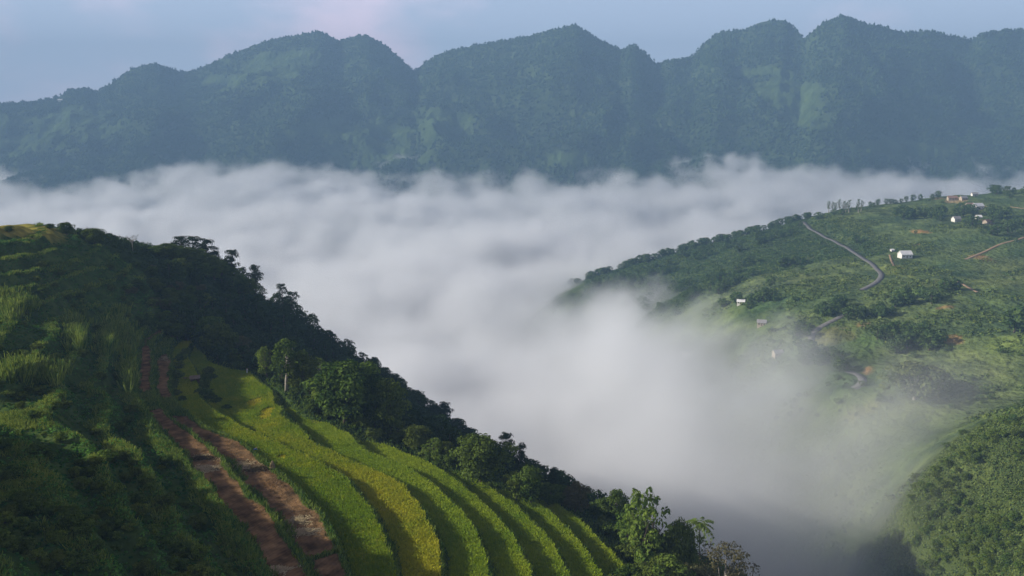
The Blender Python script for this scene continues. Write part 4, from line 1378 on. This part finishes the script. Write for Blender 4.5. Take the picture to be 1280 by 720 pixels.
house(1131, 322, 12, 8, 3.6, 0.15, M['white_wall'], M['white_roof'], 'white house with a pale roof alone in the pasture above the road')
house(1115, 315, 3.2, 2.6, 2.2, 0.2, M['white_wall'], M['white_roof'], 'tiny white shed beside the lone white house')
house(926, 380, 7, 4.5, 2.8, -0.3, M['white_wall'], M['white_roof'], 'white roofed house at the edge of the fog below the wooded spur')
house(974, 268, 13, 5, 3.0, 0.1, M['tan_wall'], M['white_roof'], 'long pale building among trees on the wooded spur')
house(1222, 261, 13, 8, 4.0, 0.3, M['white_wall'], M['white_roof'], 'white house on the bare earth of the upper hamlet')
house(1212, 259, 9, 6, 3.2, 0.1, M['tan_wall'], M['red_roof'], 'tan house beside the white house of the upper hamlet')
house(1190, 250, 12, 7, 3.0, -0.1, M['tan_wall'], M['red_roof'], 'tan house on the excavated ground on the crest')
house(1204, 250, 9, 6, 3.0, 0.2, M['tan_wall'], M['grey_roof'], 'grey roofed house on the excavated ground on the crest')
house(1195, 277, 9, 7, 3.5, 0.2, M['white_wall'], M['grey_roof'], 'grey roofed white house between the dark tree clumps')
house(1223, 274, 6, 5, 3.0, 0.0, M['white_wall'], M['white_roof'], 'small bright house left of the largest hamlet tree')
house(1234, 280, 10, 6, 3.0, 0.5, M['tan_wall'], M['red_roof'], 'reddish house below the largest hamlet tree')
house(1218, 245, 8, 5, 3.0, 0.0, M['white_wall'], M['grey_roof'], 'small pale house on the skyline of the hamlet')
for a, b_, wl, rf, lab in [(952, 407, 'tan_wall', 'grey_roof', 'pale house uppermost of the village sunk in the fog'), (972, 445, 'tan_wall', 'grey_roof', 'grey roofed house by the fog village trees'),
                           (857, 447, 'white_wall', 'white_roof', 'small house lying deepest in the fog')]:
    house(a, b_, 7.5, 5, 3.0, R.uniform(-0.4, 0.4), M[wl], M[rf], lab)
# far mountain farm
i, j = np.unravel_index(np.argmin(np.where(MT <= 1, (PXG - 76) ** 2 + (PYG - 127) ** 2, 1e9)), MX.shape)
pm = np.array((MX[i, j], MY[i, j], MZ[i, j]))
house(0, 0, 24, 12, 6, 0.1, M['white_wall'], M['white_roof'], 'white farmhouse far away on the mountain shoulder', pt=lambda a, b: pm)

# trees of the right hillside, one mesh each (they show a few pixels)
RT = {}
for i in range(5):
    RT['tree', i] = join_tree('hillside_tree', *broad_tree(9, 8, 0.15, M['far_leaf'], M['bark'], 22, 9, 0.62, 401 + i))
for i in range(3):
    RT['scrub', i] = join_tree('scrub', *broad_tree(4, 5, 0.1, M['far_leaf'], M['bark'], 12, 18, 0.42, 411 + i))
for i in range(3):
    RT['tall', i] = join_tree('eucalyptus', *broad_tree(14, 4.5, 0.35, M['far_leaf'], M['pale_bark'], 18, 12, 0.5, 421 + i))
for i in range(2):
    RT['pale', i] = join_tree('pale_tree', *broad_tree(12, 13, 0.12, leaf_mat('pale_tree_leaves', (0.06, 0.085, 0.03), (0.15, 0.175, 0.065), None, 0.0, 0.25), M['pale_bark'], 60, 12, 0.5, 431 + i, open_=0.35))
for i in range(4):
    RT['near', i] = join_tree('scrub_tree', *broad_tree(5, 5.5, 0.12, M['leaf'] if i % 2 else M['leaf_light'], M['bark'], 22, 26, 0.36, 441 + i))


def rtree(name, key, p, h, w, label, cat, group=None):
    me = RT[key]
    base = {'tree': (9, 8), 'scrub': (4, 5), 'tall': (14, 4.5), 'pale': (12, 13), 'near': (5, 5.5)}[key[0]]
    o = link(name, me, None, (p[0], p[1], p[2] - 0.3))
    o.scale = (w / base[1], w / base[1], h / base[0])
    o.rotation_euler = (0, 0, R.uniform(0, 6.28))
    return tag(o, label, cat, group)


def clump(n, cx, cy, wx_, wy_, hmin, hmax, label, group, key='tree', name='hillside_tree', cat='tree'):
    for _ in range(n):
        a = R.uniform(0, 2 * PI); q = math.sqrt(R.random())
        p = right_pt(cx + math.cos(a) * q * wx_, cy + math.sin(a) * q * wy_)
        h = R.uniform(hmin, hmax)
        rtree(name, (key, int(R.integers(0, {'tree': 5, 'scrub': 3, 'tall': 3, 'near': 4}[key]))), p, h, h * R.uniform(0.8, 1.15) if key != 'tall' else h * 0.33, label, cat, group)


G1 = 'trees of the grove on the grassy knoll'
clump(24, 1135, 428, 40, 16, 8, 13, 'tree of the dense grove on the grassy knoll above the pale tree', G1)
G2 = 'trees along the gully between road and pasture'
for cx, cy, wx_, wy_, n in [(1070, 398, 14, 8, 6), (1100, 392, 20, 8, 9), (1130, 380, 16, 8, 8), (1160, 374, 18, 7, 8), (1185, 362, 12, 6, 5)]:
    clump(n, cx, cy, wx_, wy_, 6, 11, 'tree in the gully line between the road and the pasture', G2)
G3 = 'trees beside the lower road bends'
for cx, cy, wx_, wy_, n in [(1000, 422, 10, 14, 9), (1008, 448, 12, 10, 8), (1035, 455, 16, 7, 8), (1052, 462, 8, 4, 4), (1030, 392, 18, 6, 7), (1050, 382, 10, 6, 4)]:
    clump(n, cx, cy, wx_, wy_, 7, 11, 'tree crowding the lower road bends above the fog', G3)
G4 = 'trees around the upper hamlet'
for cx, cy, wx_, wy_, n in [(1248, 274, 15, 9, 8), (1205, 268, 14, 7, 7), (1170, 272, 16, 6, 8), (1140, 272, 14, 5, 7), (1120, 268, 12, 5, 4), (1213, 282, 8, 4, 4), (1268, 290, 14, 4, 5), (1255, 243, 16, 5, 7), (1290, 244, 10, 4, 3), (1243, 292, 6, 3, 2)]:
    clump(n, cx, cy, wx_, wy_, 9, 15, 'dark tree in the belt around the upper hamlet', G4)
G5 = 'slender trees in a row on the crest'
for bx in (1036, 1041, 1045, 1049, 1054, 1057, 1061, 1073, 1076):
    p = right_pt(bx, 266)
    rtree('slender_tree', ('tall', int(R.integers(0, 3))), p, R.uniform(14, 20), 5.5, 'slender tree of the row standing on the crest against the fog', 'tree', G5)
G6 = 'scattered trees on the crest'
for bx, by in [(1088, 259), (1092, 259), (1097, 257), (1108, 256), (1113, 255), (1119, 255), (1126, 254), (1133, 253), (1141, 252), (1150, 251), (1165, 249), (1172, 248)]:
    rtree('crest_tree', ('tree', int(R.integers(0, 5))), right_pt(bx, by), R.uniform(6, 11), R.uniform(5, 9), 'small tree scattered along the crest between the row and the hamlet', 'tree', G6)
p = right_pt(1142, 500)
e = rtree('pale_tree', ('pale', 0), p, 24, 36, 'huge pale olive tree standing in the mist below the grove', 'tree')
rtree('pale_tree', ('pale', 1), right_pt(1168, 490), 14, 16, 'smaller grey tree at the right shoulder of the huge pale tree', 'tree')
clump(3, 1272, 412, 9, 6, 14, 20, 'large tree on the pasture edge with a pale stem', 'large trees on the pasture edge')
# wooded spur
G7 = 'trees of the wooded spur'
pts7 = []
tr = 0
while len(pts7) < 290 and tr < 4000:
    tr += 1
    bx = R.uniform(735, 1075)
    sk = np.interp(bx, [735, 750, 800, 860, 920, 980, 1040, 1075], [358, 352, 336, 317, 298, 282, 266, 262])
    by = sk + 2 + R.random() ** 1.2 * np.interp(bx, [735, 850, 950, 1075], [28, 75, 95, 70])
    if abs(bx - np.interp(by, [277, 302, 325, 343], [1003, 1045, 1082, 1103])) < 9:
        continue
    p = right_pt(bx, by)
    if fbm(np.array([p[0] / 60]), np.array([p[1] / 60]), 501, 3)[0] < -0.32 + 0.4 * ((bx - 735) / 340) and by > sk + 6:
        continue
    pts7.append(p)
for bx in R.uniform(705, 1030, 120):
    # along the crest line of the spur
    a_, _b = ray(bx, 0)
    yy_ = np.arange(900, 1450, 4.0)
    zz_ = right_z(a_ * yy_, yy_)
    k_ = int(np.argmax((zz_ * CP + yy_ * SP) / (yy_ * CP - zz_ * SP)))
    q_ = yy_[k_] - R.uniform(-3, 30)
    pts7.append(np.array((a_ * q_, q_, float(right_z(a_ * q_, q_)))))
pts7 = [p for p in pts7 if min(np.hypot(lx_ - p[0], ly_ - p[1]).min() for lx_, ly_, _z in LINES) > 9]
for p in pts7[-290:]:
    h = R.uniform(7, 13)
    rtree('spur_tree', ('tree', int(R.integers(0, 5))), p, h, h * R.uniform(0.8, 1.2), 'tree of the wood on the long spur running down into the fog', 'tree', G7)
# scattered bushes
G8 = 'bushes scattered on the far pasture'
for _ in range(200):
    bx, by = R.uniform(960, 1290), R.uniform(262, 530)
    p = right_pt(bx, by)
    if fbm(np.array([p[0] / 45]), np.array([p[1] / 45]), 511, 3)[0] < -0.05:
        continue
    h = R.uniform(1.8, 5)
    rtree('pasture_bush', ('scrub', int(R.integers(0, 3))), p, h, h * R.uniform(1, 1.6), 'bush scattered on the open pasture of the far hillside', 'bush', G8)
# near knoll
G9 = 'scrub trees on the near knoll by the fog'
k9 = 0
for _ in range(1200):
    if k9 >= 260:
        break
    bx, by = R.uniform(1140, 1300), R.uniform(528, 745)
    p = right_pt(bx, by)
    if p[1] > 440 or p[2] < -205:
        continue
    if fbm(np.array([p[0] / 14]), np.array([p[1] / 14]), 521, 3)[0] < -0.15:
        continue
    k9 += 1
    h = R.uniform(1.6, 4.2)
    rtree('scrub_tree', ('near', int(R.integers(0, 4))), p, h, h * R.uniform(1.0, 1.5), 'scrub tree covering the near knoll at the edge of the fog', 'tree', G9)
print('right trees', round(time.time() - T0, 1))

# scrubby ground cover of the pasture and knoll: merged tufts
nn = 46000
X, Y = np.r_[R.uniform(150, 640, nn), R.uniform(110, 270, 30000), R.uniform(-20, 440, 16000)], np.r_[R.uniform(270, 1250, nn), R.uniform(280, 440, 30000), R.uniform(940, 1320, 16000)]
Z = right_z(X, Y)
d_ = Y * CP - Z * SP
px, py = CX + FPX * X / d_, CY - FPX * (Z * CP + Y * SP) / d_
rd = np.full(len(X), 1e9)
for lx_, ly_, lz_ in LINES:
    for a_, b_ in zip(lx_[::2], ly_[::2]):
        rd = np.minimum(rd, np.hypot(X - a_, Y - b_))
ok = (rd > 8.0) & (px > 730) & ((px > 880) | (Y > 900)) & (px < 1320) & (py < 760) & ((fbm(X / 40, Y / 40, 531, 4) > 0.10) | (Y < 430) | (np.arange(len(X)) >= nn + 30000))
# more, smaller tufts close by
X, Y, Z = X[ok], Y[ok], Z[ok]
near = Y < 430
sc_ = np.where(near, 0.62, 1.4) * R.uniform(0.6, 1.4, len(X))
per = 7
d = R.normal(size=(len(X), per, 3))
d /= np.linalg.norm(d, axis=2, keepdims=True)
d[..., 2] = np.abs(d[..., 2])
C = np.stack([X, Y, Z], -1)[:, None, :] + d * sc_[:, None, None] * np.array((1.3, 1.3, 0.8))
N = d + R.normal(0, 0.4, d.shape) + np.array((0, 0, 0.3))
N /= np.linalg.norm(N, axis=2, keepdims=True)
V, F = leaf_quads(C.reshape(-1, 3), N.reshape(-1, 3), np.repeat(sc_ * 0.55, per), 0.7)
T = np.clip(np.repeat(R.normal(0.6, 0.25, len(X)) - 0.45 * ((X < 420) & (Y > 940)), per) + R.normal(0, 0.15, len(X) * per), 0, 1)
tag(link('scrub_cover', mesh_from('scrub_cover', V, F, [leaf_mat('scrub_leaves', (0.044, 0.086, 0.026), (0.14, 0.18, 0.046), None, 0.0, 0.2)], attrs={'tone': ('FACE', T)})), 'low scrub and weeds on the far pasture', kind='stuff')


# ------------------------------------------------------------------ fog filling the valley (a volume whose top is a billowing surface)
fx = np.linspace(-2700, 2700, 271)
fy = np.concatenate([np.arange(250, 1500, 12.0), np.arange(1500, 4000, 20.0)])
FX, FY = np.meshgrid(fx, fy)
ftop = -232 + 46 * fbm(FX / 420, FY / 420, 601, 4) + 34 * (0.7 - np.abs(fbm(FX / 190, FY / 190, 611, 3)) * 2.2)
ftop += 36 * sstep(1250, 750, FY) + 50 * sstep(-20, 230, FX) * sstep(1000, 720, FY) * sstep(330, 520, FY)
ftop += 16 * np.exp(-((FX - 120) / 120) ** 2 - ((FY - 1060) / 200) ** 2)
ftop += 34 * np.exp(-((FX - 190) / 85) ** 2 - ((FY - 600) / 120) ** 2) * (0.75 + 0.5 * fbm(FX / 60, FY / 60, 621, 3))
ftop += 12 * np.exp(-((FX - 215) / 60) ** 2 - ((FY - 425) / 70) ** 2)
ftop += sstep(2300, 3400, FY) * (58 + 75 * (fbm(FX / 200, FY / 260, 631, 4)))
# the front of the fog bank: it starts beyond a line across the valley
sd = ((FX - 28) * 141 + (FY - 500) * 118) / 184.0 + 45 * fbm(FX / 120, FY / 120, 641, 4)
dens = sstep(-150, -70, sd) * (0.38 + 0.62 * sstep(390, 560, FY + 0.35 * FX + 40 * fbm(FX / 90, FY / 90, 643, 3)))
dens *= np.where(FY < 1150, sstep(np.where(FY < 480, 250.0, 330.0), np.where(FY < 480, 175.0, 225.0), FX) * 0.93 + np.where(FY < 480, 0.0, 0.07), 1.0)
dens *= 0.75 + 0.5 * fbm(FX / 260, FY / 260, 651, 3)
dens = np.clip(dens, 0, 1.3)
fme = mesh_from('fog', np.stack([FX, FY, ftop], -1).reshape(-1, 3), grid_faces(len(fx), len(fy)), [], attrs={'dens': ('POINT', dens.ravel())})
fog = tag(link('fog', fme), 'sea of white fog lying in the valley', kind='stuff')
FOG_D = 0.026
fm, nt = new_mat('fog')
out = nt.n('ShaderNodeOutputMaterial')
pv = nt.n('ShaderNodeVolumePrincipled')
pv.inputs['Color'].default_value = (0.905, 0.92, 0.932, 1)
pv.inputs['Density'].default_value = FOG_D
pv.inputs['Density Attribute'].default_value = 'density'
pv.inputs['Anisotropy'].default_value = 0.2
nt.l(pv.outputs[0], out.inputs['Volume'])
ng = bpy.data.node_groups.new('fog_volume', 'GeometryNodeTree')
ng.interface.new_socket('Geometry', in_out='INPUT', socket_type='NodeSocketGeometry')
ng.interface.new_socket('Geometry', in_out='OUTPUT', socket_type='NodeSocketGeometry')
g = NT(ng)
gi, go = g.n('NodeGroupInput'), g.n('NodeGroupOutput')
pos = g.n('GeometryNodeInputPosition')
sep = g.n('ShaderNodeSeparateXYZ'); g.l(pos.outputs[0], sep.inputs[0])
cmb = g.n('ShaderNodeCombineXYZ'); cmb.inputs[2].default_value = 2000
g.l(sep.outputs[0], cmb.inputs[0]); g.l(sep.outputs[1], cmb.inputs[1])
rcn = g.n('GeometryNodeRaycast', data_type='FLOAT', mapping='INTERPOLATED')
na = g.n('GeometryNodeInputNamedAttribute', data_type='FLOAT'); na.inputs['Name'].default_value = 'dens'
g.l(gi.outputs[0], rcn.inputs['Target Geometry'])
g.l(na.outputs[0], rcn.inputs['Attribute'])
g.l(cmb.outputs[0], rcn.inputs['Source Position'])
rcn.inputs['Ray Direction'].default_value = (0, 0, -1)
rcn.inputs['Ray Length'].default_value = 5000
sp2 = g.n('ShaderNodeSeparateXYZ'); g.l(rcn.outputs['Hit Position'], sp2.inputs[0])


def gm(op, a, b=None, c=None, clamp=False):
    m = g.n('ShaderNodeMath', operation=op, use_clamp=clamp)
    for k, v_ in enumerate((a, b, c)):
        if v_ is None:
            continue
        if isinstance(v_, (int, float)):
            m.inputs[k].default_value = v_
        else:
            g.l(v_, m.inputs[k])
    return m.outputs[0]


nz_ = g.n('ShaderNodeTexNoise', in_Scale=0.015, in_Detail=5.0, in_Roughness=0.66)
g.l(pos.outputs[0], nz_.inputs['Vector'])
dif = gm('SUBTRACT', sp2.outputs[2], sep.outputs[2])
dif = gm('ADD', dif, gm('MULTIPLY', gm('SUBTRACT', nz_.outputs['Fac'], 0.5), 135.0))
rise = gm('DIVIDE', dif, 46.0, clamp=True)
rise = gm('POWER', rise, 1.3)
den = gm('MULTIPLY', rise, rcn.outputs['Attribute'])
vc = g.n('GeometryNodeVolumeCube')
g.l(den, vc.inputs['Density'])
vc.inputs['Min'].default_value = (-2700, 260, -335)
vc.inputs['Max'].default_value = (2700, 3960, -110)
vc.inputs['Resolution X'].default_value = 560
vc.inputs['Resolution Y'].default_value = 385
vc.inputs['Resolution Z'].default_value = 42
sm = g.n('GeometryNodeSetMaterial'); sm.inputs['Material'].default_value = fm
g.l(vc.outputs[0], sm.inputs[0]); g.l(sm.outputs[0], go.inputs[0])
md = fog.modifiers.new('fog_volume', 'NODES'); md.node_group = ng
fme.materials.append(fm)

# ------------------------------------------------------------------ haze
hb = MB(); hb.box((-4900, -200, -346.5), (4900, MY.max() + 120, MZ.max() + 25))
hm, nt = new_mat('haze')
out = nt.n('ShaderNodeOutputMaterial')
pv = nt.n('ShaderNodeVolumePrincipled')
HAZE_D = 2.6e-4
pv.inputs['Color'].default_value = (0.18, 0.295, 0.435, 1)
pv.inputs['Density'].default_value = HAZE_D
pv.inputs['Anisotropy'].default_value = 0.0
nt.l(pv.outputs[0], out.inputs['Volume'])
hz_o = hb.build('haze', hm)
tag(hz_o, 'blue morning haze in the air', kind='stuff')

# ------------------------------------------------------------------ light
SUN_EL, SUN_BACK = math.radians(24), math.radians(2)      # sun stands on the left, a little behind the camera
sd_ = Vector((-math.cos(SUN_EL) * math.cos(SUN_BACK), -math.cos(SUN_EL) * math.sin(SUN_BACK), math.sin(SUN_EL)))
sun_d = bpy.data.lights.new('sun', 'SUN')
sun_d.energy = 5.0
sun_d.angle = math.radians(0.5)
sun_d.color = (1.0, 0.93, 0.82)
sun = bpy.data.objects.new('sun', sun_d)
COL.objects.link(sun)
sun.rotation_euler = (-sd_).to_track_quat('-Z', 'Y').to_euler()
w = bpy.data.worlds.new('World')
sc.world = w
w.use_nodes = True
nt = NT(w.node_tree)
out = nt.n('ShaderNodeOutputWorld')
bg = nt.n('ShaderNodeBackground')
sk = nt.n('ShaderNodeTexSky', sky_type='NISHITA', sun_disc=False, sun_elevation=SUN_EL)
sk.sun_rotation = math.atan2(sd_.x, sd_.y)
sk.air_density, sk.dust_density, sk.ozone_density = 1.0, 0.6, 1.5
bg.inputs['Strength'].default_value = 0.05
# thin pinkish clouds
tc = nt.n('ShaderNodeTexCoord')
mp = nt.n('ShaderNodeMapping'); mp.inputs['Scale'].default_value = (3.2, 3.2, 6.0)
mp.inputs['Location'].default_value = (-0.55, 0.3, 0.2)
nt.l(tc.outputs['Generated'], mp.inputs[0])
nz_ = nt.n('ShaderNodeTexNoise', in_Scale=1.6, in_Detail=4.0, in_Roughness=0.48)
nt.l(mp.outputs[0], nz_.inputs['Vector'])
mr = nt.n('ShaderNodeMapRange', interpolation_type='SMOOTHSTEP')
mr.inputs['From Min'].default_value, mr.inputs['From Max'].default_value = 0.44, 0.70
mr.inputs['To Max'].default_value = 0.42
nt.l(nz_.outputs['Fac'], mr.inputs['Value'])
# a lavender veil of thin cloud low over the horizon
sxyz = nt.n('ShaderNodeSeparateXYZ'); nt.l(tc.outputs['Generated'], sxyz.inputs[0])
vm = nt.n('ShaderNodeMapRange', interpolation_type='SMOOTHSTEP')
for k_, v_ in (('From Min', 0.02), ('From Max', 0.38), ('To Min', 0.85), ('To Max', 0.0)):
    vm.inputs[k_].default_value = v_
nt.l(sxyz.outputs[2], vm.inputs['Value'])
veil = mixrgb(nt, vm.outputs[0], sk.outputs[0], (9.8, 11.6, 15.6))
nt.l(mixrgb(nt, mr.outputs[0], veil, (24.0, 17.0, 19.5)), bg.inputs[0])
nt.l(bg.outputs[0], out.inputs[0])

# ------------------------------------------------------------------ render settings
vs = sc.view_settings
vs.view_transform = 'Standard'
vs.look = 'None'
vs.exposure = 0.9
vs.gamma = 1.0
vs.use_curve_mapping = False
cy = sc.cycles
cy.max_bounces = 8
cy.diffuse_bounces = 2
cy.glossy_bounces = 1
cy.transmission_bounces = 2
cy.transparent_max_bounces = 8
cy.volume_bounces = 4
cy.volume_step_rate = 2.0
cy.volume_max_steps = 512
cy.use_denoising = True
cy.use_adaptive_sampling = True
cy.adaptive_threshold = 0.015
print('done', round(time.time() - T0, 1))
